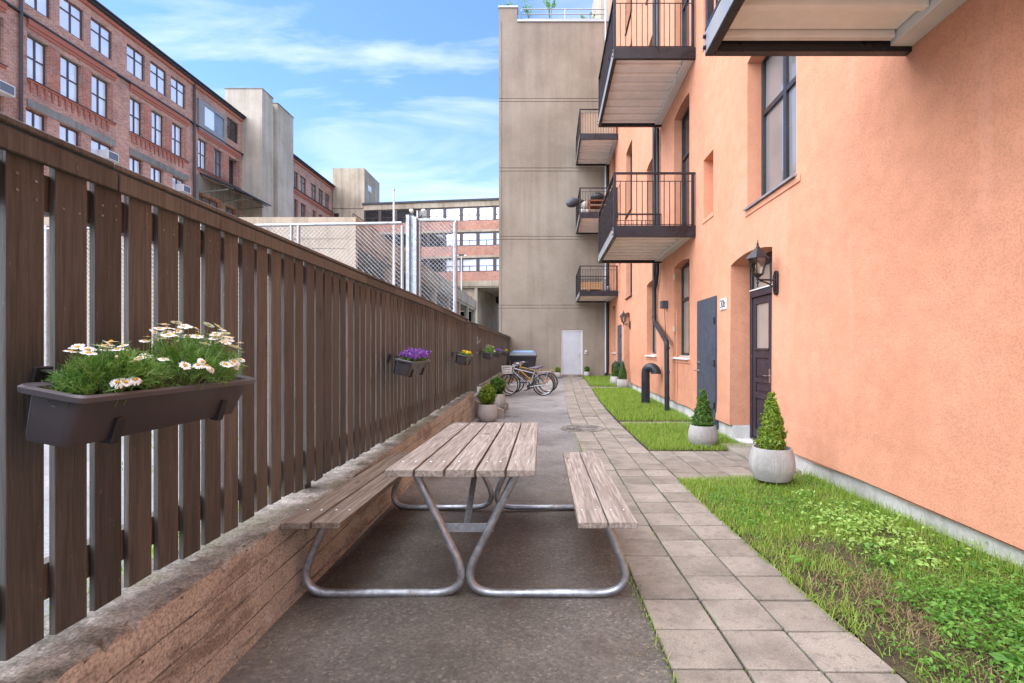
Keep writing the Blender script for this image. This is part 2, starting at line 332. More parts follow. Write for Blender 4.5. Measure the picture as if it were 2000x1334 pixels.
def m_leaf(name, cols, rough=.5, trans=.25):
    m, nt, b = newmat(name, cols[0], rough, spec=.35); t = NT(nt); n = len(cols)
    col = t.ramp(t.island(), [(i/(n-1), c) for i, c in enumerate(cols)]); t.l(col, b.inputs['Base Color'])
    tr = t.n('ShaderNodeBsdfTranslucent'); br = t.mix(1.0, col, (1.5, 1.6, .8), 'MULTIPLY'); t.l(br, tr.inputs[0]); mx = t.n('ShaderNodeMixShader'); mx.inputs[0].default_value = trans
    t.l(b.outputs[0], mx.inputs[1]); t.l(tr.outputs[0], mx.inputs[2]); t.l(mx.outputs[0], nt.nodes['Material Output'].inputs[0]); return m
def m_paint(name, col, rough=.4, metal=0, wear=None, spec=.5, amt=.6, vs=3):
    m, nt, b = newmat(name, col, rough, metal, spec); t = NT(nt); v = t.obj()
    n = t.noise(v, vs, 7, .65); c = t.mix(.16, col, t.ramp(n, [(.3, .7), (.7, 1.25)]), 'MULTIPLY')
    if wear:
        w = t.noise(v, 14, 8, .75); c = t.mix(t.ramp(w, [(.68, 0.0), (.76, amt)]), c, wear)
    t.l(c, b.inputs['Base Color']); t.l(t.ramp(n, [(.3, max(.05, rough-.1)), (.7, min(1, rough+.15))]), b.inputs['Roughness'])
    t.l(t.bump(n, .08, .01), b.inputs['Normal']); return m
def m_glass(name, col, rough=.04, metal=0, spec=.8, var=.3):
    m, nt, b = newmat(name, col, rough, metal, spec); t = NT(nt); v = t.obj()
    n = t.noise(v, 1.4, 3, .5); c_ = t.mix(var, col, t.ramp(n, [(.3, .6), (.7, 1.2)]), 'MULTIPLY'); t.l(t.mix(.6, c_, t.ramp(t.island(), [(0, .75), (.3, 1.0), (.8, 1.08)]), 'MULTIPLY'), b.inputs['Base Color'])
    t.l(t.bump(n, .02, .05), b.inputs['Normal']); return m
def m_clear():
    m, nt, b = newmat('clear_lamp_glass', (.8,.8,.78), .1); t = NT(nt); tr = t.n('ShaderNodeBsdfTransparent'); tr.inputs[0].default_value = (.75,.72,.68,1)
    gl = t.n('ShaderNodeBsdfGlossy'); gl.inputs['Roughness'].default_value = .08; gl.inputs[0].default_value = (.8,.8,.8,1); mx = t.n('ShaderNodeMixShader'); mx.inputs[0].default_value = .18
    t.l(tr.outputs[0], mx.inputs[1]); t.l(gl.outputs[0], mx.inputs[2]); t.l(mx.outputs[0], nt.nodes['Material Output'].inputs[0]); return m

M = dict(
 stucco=m_stucco(), fence=m_fence(), galv=m_galv(), asphalt=m_asphalt(), paver=m_paver(), rwall=m_conc_wall(),
 table=m_wood('weathered_grey_plank', (.23,.185,.148), (.31,.255,.21), (.40,.34,.285)),
 bench_shaded=m_wood('shaded_bench_plank', (.155,.115,.083), (.215,.165,.125), (.28,.22,.165)),  # left bench planks: the fence's shade is put into a darker colour
 plinth=m_conc_panel('painted_plinth', (.52,.50,.47), (.66,.64,.60), (.74,.72,.68), .5),
 endwall=m_conc_panel('taupe_render', (.25,.207,.157), (.29,.243,.188), (.325,.277,.217), .15, .25),
 tower=m_conc_panel('tower_render', (.44,.375,.29), (.50,.43,.34), (.56,.485,.39), .15, .3),
 garage=m_conc_panel('sand_concrete', (.38,.30,.215), (.45,.365,.265), (.51,.42,.31)),
 garage_shaded=m_conc_panel('shaded_garage_interior', (.014,.014,.013), (.022,.021,.020), (.032,.03,.028)),  # concrete inside garage and passage; the deep shade is put into its colour
 brick=m_brick('red_brick', (.50,.205,.135), (.68,.345,.235), (.54,.47,.40)),
 brick_red=m_paint('moulded_red_brick', (.46,.165,.11), .9, wear=(.2,.07,.05)),
 brick_deep=m_brick('deep_red_brick', (.46,.15,.095), (.60,.225,.15), (.42,.30,.24)),
 brick2=m_brick('orange_brick', (.52,.20,.125), (.62,.27,.18), (.50,.40,.32), 'XZ'),
 lintel=m_conc_panel('grey_lintel', (.22,.21,.18), (.28,.265,.235), (.34,.32,.285)),
 wframe=m_paint('brown_window_frame', (.085,.062,.060), .5), dframe=m_paint('dark_frame', (.028,.030,.036), .35, wear=(.10,.09,.08), amt=.3),
 skyglass=m_glass('bright_window_glass', (.93,.93,.95), .07, .25, .9, .08), midglass=m_glass('dim_window_glass', (.27,.26,.25), .05, .25), darkglass=m_glass('dark_window_glass', (.03,.03,.03), .05, 0, 1.0),  # bright glass: the reflected white cloud is put into its base colour
 warmglass=m_glass('curtained_glass', (.36,.31,.26), .06, .15, .9),
 black=m_paint('black_metal', (.022,.019,.022), .35, .2, wear=(.07,.05,.045), amt=.4), blackpipe=m_paint('black_pipe', (.022,.024,.030), .38, .1, wear=(.06,.06,.06), amt=.3),
 greymetal=m_paint('grey_flashing', (.36,.37,.38), .4, .5), white=m_paint('white_paint', (.75,.73,.70), .5),
 soffit=m_paint('cream_soffit', (.93,.89,.82), .55), ledger=m_paint('white_beam', (.74,.73,.68), .5),
 beamside=m_paint('light_grey_beam', (.27,.265,.265), .45),
 slate=m_paint('slate_blue_door_paint', (.060,.070,.092), .42, wear=(.13,.145,.17), amt=.5), greydoor=m_paint('pale_grey_door_paint', (.50,.50,.52), .45, wear=(.30,.29,.29), amt=.6),
 olddoor=m_paint('black_brown_door_paint', (.030,.024,.034), .45, wear=(.17,.13,.11), amt=.45), steel=m_paint('bright_steel', (.6,.6,.6), .25, .9),
 pot=m_conc_panel('pale_grey_pot', (.37,.345,.32), (.45,.425,.395), (.52,.495,.46), .3), soil=speckled('dark_soil', (.035,.024,.017), (.055,.038,.027), (.085,.062,.045), 9, 70, .95, .8, .02),
 lawn=speckled('lawn_soil', (.075,.058,.035), (.105,.082,.045), (.12,.115,.05), 5, 60, .95, .8, .03, world_=True),
 joint=speckled('joint_soil', (.045,.038,.028), (.07,.058,.04), (.09,.08,.05), 8, 80, .95, .6, .01, world_=True),
 parking=speckled('light_asphalt', (.21,.21,.215), (.26,.26,.262), (.31,.305,.30), .8, 60, .9, .4, .006, world_=True),
 gnd=speckled('earth', (.10,.10,.07), (.13,.13,.09), (.16,.15,.11), .2, 5, .95),
 planter=m_paint('anthracite_plastic', (.052,.046,.049), .42), planter_rim=m_paint('anthracite_rim', (.10,.092,.10), .38),
 grass=m_leaf('grass_blade', [(.12,.22,.022), (.19,.32,.032), (.25,.39,.045), (.34,.47,.08), (.40,.39,.15)], .55, .35),
 weed=m_leaf('weed_leaf', [(.06,.17,.02), (.10,.25,.035), (.15,.32,.05), (.22,.40,.07)], .5, .35), lightweed=m_leaf('pale_weed_leaf', [(.26,.42,.09), (.33,.50,.12), (.40,.56,.17)], .5, .35),
 straw=m_leaf('dry_straw', [(.26,.17,.09), (.34,.24,.13), (.16,.10,.06)], .8, .2),
 box1=m_leaf('fresh_boxwood_leaf', [(.05,.12,.014), (.13,.23,.02), (.24,.34,.03), (.36,.42,.05)], .4), box2=m_leaf('deep_boxwood_leaf', [(.03,.075,.012), (.06,.14,.02), (.11,.21,.03), (.17,.28,.045)], .4),
 daisyleaf=m_leaf('daisy_foliage', [(.07,.18,.035), (.13,.28,.06), (.21,.38,.11), (.32,.47,.20)], .5), petal=m_leaf('white_petal', [(.84,.85,.85), (.88,.89,.88)], .6, .15),
 yellow=m_leaf('yellow_petal', [(.80,.50,.01), (.85,.62,.02)], .6), purple=m_leaf('purple_petal', [(.16,.04,.36), (.26,.09,.52), (.40,.22,.64)], .6), stem=m_leaf('green_stem', [(.16,.26,.06), (.2,.3,.08)], .6),
 centre=m_paint('daisy_centre', (.75,.42,.03), .8), bud=m_paint('daisy_bud', (.72,.60,.34), .8),
 bark=speckled('bark', (.07,.05,.035), (.10,.07,.05), (.13,.10,.07), 8, 60), iron=speckled('cast_iron', (.15,.13,.112), (.21,.185,.16), (.27,.245,.215), 5, 60, .7),
 chrome=m_paint('chrome', (.65,.65,.66), .22, .95), rubber=m_paint('tyre_rubber', (.025,.024,.024), .8), greytyre=m_paint('pale_tyre', (.52,.50,.47), .7),
 silver=m_paint('silver_paint', (.50,.50,.52), .32, .4), navy=m_paint('navy_paint', (.02,.026,.05), .3), bikeyellow=m_paint('yellow_bike_paint', (.50,.29,.05), .4), brownleather=m_paint('brown_grip', (.22,.085,.035), .6),
 blackplastic=m_paint('black_plastic', (.02,.02,.022), .5), orange=m_paint('orange_reflector', (.9,.25,.02), .3), saddle=m_paint('grey_saddle', (.10,.085,.12), .5), helmet=m_paint('lilac_cover', (.35,.28,.42), .5),
 binbody=m_paint('dark_bin_plastic', (.030,.029,.033), .5), binlid=m_paint('grey_bin_lid', (.15,.165,.19), .5), binblue=m_paint('blue_bin_lid', (.20,.33,.52), .5),
 oak=m_paint('honey_wood', (.56,.30,.12), .6), redwood=m_paint('reddish_wood', (.34,.13,.06), .6), bamboo=m_paint('reed_screen', (.62,.46,.32), .8), cloth=m_paint('striped_cloth', (.62,.58,.52), .9, wear=(.1,.1,.12), vs=9),
 sandstone=speckled('step_stone', (.20,.16,.13), (.27,.22,.18), (.34,.29,.25), 4, 80, .9, .4, .01), bluestone=m_paint('bluish_tread', (.24,.26,.29), .6), clear=m_clear(), bulb=m_paint('milky_bulb', (.8,.72,.55), .4),
 beigeplastic=m_paint('beige_plastic', (.55,.42,.28), .6), greencoat=m_paint('grey_hood', (.075,.08,.09), .6), roofm=m_paint('roof_felt', (.04,.042,.048), .6), signw=m_paint('enamel_white', (.85,.84,.80), .35), ink=m_paint('sign_black', (.01,.01,.012), .5), redmark=m_paint('red_paint', (.5,.03,.015), .6))
# ------------------------------------------------------------------ ground
def grid(name, x0f, x1f, y0, y1, nx, ny, zf, mat):
    V = []; F = []
    for j in range(ny+1):
        y = y0+(y1-y0)*j/ny; a = x0f(y); b_ = x1f(y)
        for i in range(nx+1):
            x = a+(b_-a)*i/nx; V.append((x, y, zf(x, y)))
    for j in range(ny):
        for i in range(nx):
            k = j*(nx+1)+i; F.append((k, k+1, k+nx+2, k+nx+1))
    o = fast(name, V, F, mat, smooth=True); return tag(o, kind='structure')
def bumpy(x, y): return .006*math.sin(x*3.1+y*1.3)+.005*math.sin(y*2.3-x*1.7)
grid('ground', lambda y: -400, lambda y: 400, -150, 500, 8, 8, lambda x, y: -.6, M['gnd'])
grid('parking_ground', lambda y: -180, lambda y: -1.78, -30, 160, 30, 30, lambda x, y: .38, M['parking'])
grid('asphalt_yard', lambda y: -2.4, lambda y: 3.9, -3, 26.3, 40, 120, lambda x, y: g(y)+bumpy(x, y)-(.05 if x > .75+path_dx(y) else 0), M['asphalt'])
PL = lambda y: .595+path_dx(y)
PW = 1.037; TS = PW/3
grid('joint_bed', lambda y: PL(y)-.0, lambda y: PL(y)+PW, -1, 26.1, 4, 90, lambda x, y: g(y)+.002, M['joint'])
grid('joint_bed_cross', lambda y: 1.60, lambda y: 3.3, 5.86, 7.45, 4, 6, lambda x, y: g(y)+.003, M['joint'])
mb = MB()
def tile(x0, x1, y0, y1, zf, h=.03):
    gp = .0065; j = lambda: random.uniform(-.0025, .0025); t = random.uniform(-.003, .003); tx = random.uniform(-.0025, .0025)
    X0, X1, Y0, Y1 = x0+gp+j(), x1-gp+j(), y0+gp+j(), y1-gp+j()
    P = [(X0,Y0),(X1,Y0),(X1,Y1),(X0,Y1)]; zt = [zf(a, b)+.016+t+(tx if i in (1,2) else -tx) for i, (a, b) in enumerate(P)]
    mb.hexa([(a, b, z-h) for (a, b), z in zip(P, zt)]+[(a, b, z) for (a, b), z in zip(P, zt)])
y = -.83; rows = []
row = 0
off = [0, .007, -.005]
manhole = (.78, 9.9)
while y < 25.9:
    for c in range(3):
        o_ = off[c]+.012*math.sin(y*.7+c*2); x0 = PL(y)+c*TS; cx, cy = x0+TS/2, y+TS/2+o_
        if math.hypot(cx-manhole[0], cy-manhole[1]) < .30: continue
        tile(x0, x0+TS, y+o_, y+TS+o_, lambda a, b: g(b))
    y += TS
for k in range(-1, 5):      # cross paving to the front door
    for c in range(5):
        x0 = 1.637+c*TS; tile(x0, min(x0+TS, 3.3), 5.91+k*TS-.005 if k >= 0 else 5.91, 5.91+(k+1)*TS, lambda a, b: g(b)) if k >= 0 and x0 < 3.2 else None
for c in range(5):          # narrow paved strips across the lawn
    x0 = 1.66+c*.36; tile(x0, x0+.36, 10.42, 10.78, lambda a, b: g(b)+.012)
for c in range(4):
    x0 = 1.85+c*.36; tile(x0, x0+.36, 18.9, 19.9, lambda a, b: g(b)+.01)
tile(2.3, 2.75, 22.0, 22.4, lambda a, b: g(b)+.05)
o = mb.build('paved_path', M['paver'], bev=.006, bseg=2); tag(o, kind='structure')

# lawns: soil sheet + grass and weeds
patches = [(1.632, 1.2, 5.905), (1.632, 7.645, 10.42), (1.632, 10.785, 18.88), (1.7, 19.91, 25.95)]
for i, (xl, y0, y1) in enumerate(patches):
    grid('lawn', (lambda y, xl=xl: max(xl, PL(y)+PW+.0)), lambda y: WX(y)+.1, y0, y1, 16, int((y1-y0)*8), lambda x, y, y0=y0, y1=y1: (g(y)-.06 if y < y0+1e-4 or y > y1-1e-4 else 0)+(lawn_z(x, y) if y0+1e-4 <= y <= y1-1e-4 else 0)+.012*math.sin(x*9+y*5)*math.sin(y*7-x*3), M['lawn'])
def blades(n, sx, sy, h, w, lean, keep=None, zf=lawn_z, seed=0):
    r = np.random.default_rng(seed); x = sx(r, n); y = sy(r, n)
    if keep is not None:
        k = keep(x, y, r); x, y = x[k], y[k]
    n = len(x); z = np.array([zf(a, b) for a, b in zip(x, y)]); H = h*r.uniform(.45, 1.3, n); th = r.uniform(0, 2*np.pi, n); le = lean*r.uniform(.1, 1, n)*H; ww = w*r.uniform(.6, 1.3, n)
    dx, dy = np.cos(th), np.sin(th); px, py = -dy*ww, dx*ww
    P = np.stack([np.stack([x-px, y-py, z], 1), np.stack([x+px, y+py, z], 1),
      np.stack([x+px*.7+dx*le*.35, y+py*.7+dy*le*.35, z+H*.55], 1), np.stack([x-px*.7+dx*le*.35, y-py*.7+dy*le*.35, z+H*.55], 1),
      np.stack([x+dx*le, y+dy*le, z+H*.95], 1)], 1)
    b = (np.arange(n)*5)[:, None]
    F = np.concatenate([b+np.array([0, 1, 2]), b+np.array([0, 2, 3]), b+np.array([3, 2, 4])])
    return P.reshape(-1, 3), F
def leaves(cent, nrm, size, r, asp=.55, fold=.25):
    """diamond leaves at cent (n,3), roughly facing nrm"""
    n = len(cent); a = r.normal(size=(n, 3)); a -= (a*nrm).sum(1)[:, None]*nrm; a /= np.linalg.norm(a, axis=1)[:, None]+1e-9; b = np.cross(nrm, a)
    s_ = (size*r.uniform(.6, 1.25, n))[:, None]
    P = np.stack([cent-a*s_, cent+b*s_*asp-nrm*s_*fold*.0, cent+a*s_-nrm*s_*fold, cent-b*s_*asp], 1)
    q = (np.arange(n)*4)[:, None]
    return P.reshape(-1, 3), q+np.array([0, 1, 2, 3])
def stuff(name, parts):
    V = []; F = []; mi = []; off = 0; mats = []
    for (v, f, m) in parts:
        f = np.asarray(f)
        if f.shape[1] == 4: f = np.concatenate([f[:, :3], f[:, [0, 2, 3]]])
        V.append(v); F.append(f+off); off += len(v)
        if m not in mats: mats.append(m)
        mi += [mats.index(m)]*len(f)
    o = fast(name, np.concatenate(V), np.concatenate(F), [M[x] for x in mats], mi=mi); return tag(o, kind='stuff')
def cover(cx, cy, n, spread, size, seed, z0=.01, zs=.05):
    """low leafy weeds: clusters of leaves tilted outwards"""
    r = np.random.default_rng(seed); k = len(cx); per = n
    x = np.repeat(cx, per)+r.normal(0, spread, k*per); y = np.repeat(cy, per)+r.normal(0, spread, k*per)
    z = np.array([lawn_z(a, b) for a, b in zip(x, y)])+z0+r.uniform(0, zs, k*per)
    nrm = np.stack([r.normal(0, .45, k*per), r.normal(0, .45, k*per), np.ones(k*per)], 1); nrm /= np.linalg.norm(nrm, axis=1)[:, None]
    return leaves(np.stack([x, y, z], 1), nrm, size, r, .5)
ux = lambda a, b: (lambda r, n: r.uniform(a, b, n))
def k1(x, y, r):
    m = vnoise(x, y, 2.2, 3)*.6+vnoise(x, y, 6, 4)*.4; bare = (m < .40)
    bare |= (np.hypot((x-2.05)/.28, (y-2.75)/.5) < 1)
    return (~bare) | (r.random(len(x)) < .16)
p = []
v, f = blades(30000, ux(1.585, 3.2), ux(1.3, 5.9), .044, .0023, 1.9, k1, seed=1); p.append((v, f, 'grass'))
v, f = blades(9000, ux(1.60, 3.2), ux(4.0, 5.9), .06, .0026, .9, seed=2); p.append((v, f, 'grass'))
v, f = blades(2600, ux(1.64, 3.1), ux(1.4, 5.6), .10, .0022, .9, k1, seed=71); p.append((v, f, 'grass'))
v, f = blades(1800, ux(3.02, 3.17), ux(1.6, 5.9), .13, .002, .6, seed=3); p.append((v, f, 'grass'))
v, f = blades(4200, ux(1.64, 3.1), ux(1.4, 5.6), .04, .002, 2.4, seed=4); p.append((v, f, 'straw'))
v, f = blades(1500, lambda r, n: r.normal(2.08, .15, n), lambda r, n: r.normal(2.8, .3, n), .03, .003, 3, seed=14); p.append((v, f, 'straw'))
r5 = np.random.default_rng(5)
cx = r5.uniform(1.7, 2.5, 150); cy = r5.uniform(2.0, 4.2, 150); p.append((*cover(cx, cy, 9, .03, .009, 61, 0, .02), 'weed'))
cx = r5.uniform(1.7, 3.1, 1300); cy = r5.uniform(1.5, 5.6, 1300); kk = (vnoise(cx, cy, 2.0, 8) > .36) & ~(np.hypot((cx-2.05)/.25, (cy-2.75)/.45) < 1); cx, cy = cx[kk], cy[kk]
p.append((*cover(cx, cy, 12, .035, .013, 6), 'weed'))
cx = r5.uniform(2.05, 3.1, 420); cy = r5.uniform(1.4, 3.0, 420); p.append((*cover(cx, cy, 16, .04, .017, 16, zs=.09), 'weed'))
cx = r5.normal(2.62, .22, 150); cy = r5.normal(4.0, .36, 150); p.append((*cover(cx, cy, 7, .04, .022, 7, .03, .08), 'lightweed'))
cx = r5.uniform(1.75, 3.0, 26); cy = r5.uniform(1.4, 4.5, 26); p.append((*cover(cx, cy, 7, .03, .035, 17, .02, .05), 'weed'))
stuff('grass', p)
p = []
v, f = blades(15000, ux(1.64, 3.25), ux(7.66, 10.41), .085, .0034, .8, seed=8); p.append((v, f, 'grass'))
v, f = blades(2200, ux(1.65, 3.2), ux(7.65, 10.4), .05, .003, 1.8, seed=9); p.append((v, f, 'straw')); stuff('grass', p)
p = []
def xk(x, y, r): return x > .6+PW-.01+np.array([path_dx(b) for b in y])
v, f = blades(26000, ux(1.66, 3.33), ux(10.9, 18.8), .10, .0045, .8, xk, seed=10); p.append((v, f, 'grass'))
v, f = blades(600, lambda r, n: r.normal(2.93, .2, n), lambda r, n: r.normal(13.5, .3, n), .05, .006, 2, seed=19); p.append((v, f, 'straw')); stuff('grass', p)
v, f = blades(9000, ux(1.9, 3.4), ux(20.0, 25.9), .11, .007, .8, xk, seed=11); stuff('grass', [(v, f, 'grass')])
# moss and weeds in the joints and along the kerb of the path
r6 = np.random.default_rng(21)
def jz(x, y): return g(y)+.004
v, f = blades(700, lambda r, n: .585+r.normal(0, .015, n), lambda r, n: 1.6+r.random(n)**1.5*8, .03, .003, 1.4, zf=jz, seed=12)
v2, f2 = blades(500, lambda r, n: .595+TS*r.integers(1, 4, n)+r.normal(0, .005, n), lambda r, n: 1.6+r.random(n)**1.5*6, .022, .002, 1.4, zf=jz, seed=13)
stuff('moss', [(v, f, 'grass'), (v2, f2, 'weed')])
# loose leaf litter and grit on the asphalt
def litter(n, xs, ys, size, m, seed):
    r = np.random.default_rng(seed); x = xs(r, n); y = ys(r, n); z = np.array([g(b)+bumpy(a, b)+.004 for a, b in zip(x, y)])
    nrm = np.stack([r.normal(0, .2, n), r.normal(0, .2, n), np.ones(n)], 1); nrm /= np.linalg.norm(nrm, axis=1)[:, None]
    return (*leaves(np.stack([x, y, z], 1), nrm, size, r, .5, .3), m)
stuff('leaf_litter', [litter(500, lambda r, n: -1.44+abs(r.normal(0, .12, n)), ux(1.8, 11), .008, 'straw', 31), litter(240, lambda r, n: .57-abs(r.normal(0, .12, n)), ux(1.6, 6), .006, 'straw', 32), litter(160, ux(-1.4, .5), ux(1.8, 7), .005, 'straw', 33)])

# manhole cover
t_ = thing('manhole_cover', 'round cast iron drain cover set where the asphalt meets the paving', 'manhole cover', (*manhole, g(9.9)))
mb = MB(); mb.lathe([(.44, -.03), (.44, .024), (.42, .028), (.41, .016), (.0001, .016)], (*manhole, g(9.9)), 40); mb.build('frame', M['iron'], t_, smooth=40)
mb = MB(); z = g(9.9)+.018; mb.lathe([(.39, 0), (.39, .006), (.0001, .006)], (*manhole, z), 40)
for k in range(28):
    a = 2*math.pi*k/28
    for r0, r1 in ((.13, .2), (.24, .33)):
        c, s_ = math.cos(a), math.sin(a); w = .012
        mb.hexa([(manhole[0]+r0*c+w*s_, manhole[1]+r0*s_-w*c, z+.006), (manhole[0]+r1*c+w*s_, manhole[1]+r1*s_-w*c, z+.006), (manhole[0]+r1*c-w*s_, manhole[1]+r1*s_+w*c, z+.006), (manhole[0]+r0*c-w*s_, manhole[1]+r0*s_+w*c, z+.006),
                 (manhole[0]+r0*c+w*s_, manhole[1]+r0*s_-w*c, z+.016), (manhole[0]+r1*c+w*s_, manhole[1]+r1*s_-w*c, z+.016), (manhole[0]+r1*c-w*s_, manhole[1]+r1*s_+w*c, z+.016), (manhole[0]+r0*c-w*s_, manhole[1]+r0*s_+w*c, z+.016)])
mb.build('lid', M['iron'], t_)

# ------------------------------------------------------------------ retaining wall, steps, fence
rwx = lerp_tab([(-2,-1.44),(2.2,-1.482),(2.8,-1.512),(4,-1.55),(11.3,-1.59),(26,-1.66)])
rwt = lerp_tab([(-2,.52),(1.5,.51),(2.2,.50),(3.5,.46),(6,.475),(11.2,.505),(26,.49)])
def retaining(y0, y1, name, label, n, dx=0):
    V = []; F = []; r = np.random.default_rng(int(abs(y0)*7)+3); m = n+1
    for j in range(m):
        y = y0+(y1-y0)*j/n; x = rwx(y)-dx; t = rwt(y)+.004*math.sin(y*3.1)+r.normal(0, .0022); c = r.uniform(.004, .012)+(.03 if r.random() < .03 else 0)
        e = lambda s_=.0008: r.normal(0, s_)
        pr = [(x+.012, y, g(y)-.3), (x+.012, y, g(y)+.035+e(.003)), (x+.002, y, g(y)+.045+e(.003))]
        for zg in (.115, .245, .375): q = min(zg, t-.06)+.002*math.sin(y*1.3+zg*9); ww = e(); pr += [(x+ww+(.002 if zg == .245 else 0), y, q-.006), (x-.006+ww, y, q), (x+ww, y, q+.003)]
        pr += [(x+e(), y, t-c), (x-c*.9, y, t-c*.12+e())]+[(x-k_, y, t+.004+e(.0028)) for k_ in (.03, .055, .08, .105, .13, .16)]+[(x-.36, y, t+.01), (x-.36, y, .2)]
        V += pr; ns = len(pr)
    for j in range(n):
        for i in range(ns-1):
            a = j*ns+i; F.append((a, a+1, a+ns+1, a+ns))
    V = np.array(V); F = np.array(F); o = fast(name, V, F, M['rwall'], loc=(-1.5, y0, 0), smooth=True)
    me = o.data; import bmesh
    bm = bmesh.new(); bm.from_mesh(me); bm.edges.ensure_lookup_table(); bmesh.ops.holes_fill(bm, edges=[e for e in bm.edges if e.is_boundary and abs(e.verts[0].co.y-e.verts[1].co.y) < 1e-4], sides=0); bmesh.ops.recalc_face_normals(bm, faces=bm.faces); bm.to_mesh(me); bm.free()
    me.set_sharp_from_angle(angle=R(28)); tag(o, label, 'wall')
    for yy in (y0-.004, y1-.046): mb = MB(); xx = rwx(yy)-dx; mb.box(xx-.355, xx-.008, yy, yy+.05, -.3, rwt(yy)-.012); mb.build('end_face', M['rwall'], o)
    return o
retaining(-1.5, 11.3, 'retaining_wall', 'low pinkish concrete wall beside the picnic table carrying the brown fence', 620)
retaining(13.0, 25.98, 'retaining_wall', 'low concrete wall under the fence behind the parked bicycles', 120, .02)
t_ = thing('concrete_steps', 'short concrete steps with sloped side walls leading up to the fence gate', 'steps', (-1.3, 12.2, g(12)))
for yy in (11.45, 12.85):
    mb = MB(); mb.hexa([(-1.9, yy, -.2), (-.93, yy, -.2), (-.93, yy+.13, -.2), (-1.9, yy+.13, -.2), (-1.9, yy, .40), (-.93, yy, .06), (-.93, yy+.13, .06), (-1.9, yy+.13, .40)])
    mb.build('side_wall', M['sandstone'], t_, bev=.015)
for q in ((-1.3, -.98, 11.585, 12.845, -.2, .02), (-1.62, -1.302, 11.585, 12.845, -.2, .2), (-2.2, -1.622, 11.3, 13.0, -.2, .37)): mb = MB(); mb.box(*q); mb.build('tread', M['bluestone'], t_, bev=.012)

fx = lerp_tab([(-1,-1.60),(1.2,-1.63),(3,-1.665),(6,-1.70),(11,-1.715),(26,-1.79)])
fct = lerp_tab([(-1,2.2),(1.2,2.205),(7,2.215),(10.4,2.165),(13,2.14),(26,2.12)])
fcb = lerp_tab([(-1,.555),(1.2,.546),(3,.535),(6,.505),(11,.525),(26,.51)])
fence = thing('wooden_fence', 'tall dark brown picket fence on the low concrete wall along the left side', 'fence', (-1.65, 1, .5))
def fence_boards(y0, y1, bottom=None):
    mb = MB(); y = y0
    while y < y1-.05:
        w = .114+random.uniform(-.002, .003); j = random.uniform(-.003, .003); tl = random.uniform(-.0025, .0025)
        ye = min(y+w, y1); x = fx(y)+j; zb = (bottom if bottom is not None else fcb(y))+random.uniform(-.012, .012); zt = fct(y)-.055
        mb.hexa([(x-.023, y, zb), (x, y, zb), (x+tl, ye, zb+random.uniform(-.004,.004)), (x-.023+tl, ye, zb), (x-.023, y, zt), (x, y, zt), (x+tl, ye, zt), (x-.023+tl, ye, zt)]); y += .151
    return mb
fence_boards(-1.07, 11.2).build('board_panel', M['fence'], fence, bev=.002)
fence_boards(12.72, 26.0).build('board_panel', M['fence'], fence, bev=.002)
def strip(y0, y1, xa, xb, za, zb, n=8, mb=None):
    mb = mb or MB()
    for j in range(n):
        a = y0+(y1-y0)*j/n; b_ = y0+(y1-y0)*(j+1)/n
        mb.hexa([(fx(a)+xa, a, fct(a)+za), (fx(a)+xb, a, fct(a)+za), (fx(b_)+xb, b_, fct(b_)+za), (fx(b_)+xa, b_, fct(b_)+za), (fx(a)+xa, a, fct(a)+zb), (fx(a)+xb, a, fct(a)+zb-.008), (fx(b_)+xb, b_, fct(b_)+zb-.008), (fx(b_)+xa, b_, fct(b_)+zb)])
    return mb
ys = [-1.1, 1.85, 5.5, 9.1, 11.0]; y2 = [12.75, 16.3, 19.9, 23.4, 26.0]
for yl in (ys, y2):
    for a, b_ in zip(yl, yl[1:]):
        o_ = random.uniform(-.006, .006); strip(a+.004, b_-.004, -.125+o_, .032+o_, -.03, 0, 4).build('cap_rail', M['fence'], fence, bev=.004)
        o_ = random.uniform(-.003, .003); strip(a+.03, b_+.02, .0025+o_, .026+o_, -.108, -.0315, 4).build('fascia_board', M['fence'], fence, bev=.003)
for (a, b_) in ((-1.1, 11.1), (12.8, 26)):
    mb = strip(a, b_, -.075, -.0255, -.25, -.12); mb.build('back_rail', M['fence'], fence)
    mb = MB()
    for j in range(10):
        p0 = a+(b_-a)*j/10; p1 = a+(b_-a)*(j+1)/10; mb.hexa([(fx(p0)-.075, p0, .66), (fx(p0)-.0255, p0, .66), (fx(p1)-.0255, p1, .66), (fx(p1)-.075, p1, .66), (fx(p0)-.075, p0, .78), (fx(p0)-.0255, p0, .78), (fx(p1)-.0255, p1, .78), (fx(p1)-.075, p1, .78)])
    mb.build('back_rail', M['fence'], fence)
for yy in (3.6, 7.3, 11.0): mb = MB(); mb.box(fx(yy)-.18, fx(yy)-.08, yy, yy+.1, .3, 2.08); mb.build('post', M['fence'], fence)
mb = MB()
for k in range(70):      # nail heads
    y = -1.07+.151*k
    for dy in (.028, .085):
        for z in (fct(y)-.165, fct(y)-.215): 
            if random.random() < .6: mb.lathe([(.0045, 0), (.0045, .0015)], (fx(y)+.002, y+dy, z+random.uniform(-.02, .02)), 6, ax=0)
mb.build('nail', M['iron'], fence); fence.children[-1]['kind'] = 'stuff'
gate = thing('fence_gate', 'narrow brown board gate in the fence at the top of the short steps', 'gate', (fx(12), 11.3, .3))
fence_boards(11.24, 12.66, .375).build('board_panel', M['fence'], gate, bev=.002)
strip(11.22, 11.95, -.06, .03, -.055, -.03, 3).build('cap_rail', M['fence'], gate); strip(11.97, 12.69, -.06, .03, -.04, -.012, 3).build('cap_rail', M['fence'], gate)
for yy in (11.215, 12.69): mb = MB(); mb.box(fx(yy)-.12, fx(yy)-.024, yy-.05, yy+.05, .2, 2.08); mb.build('gate_post', M['fence'], gate)
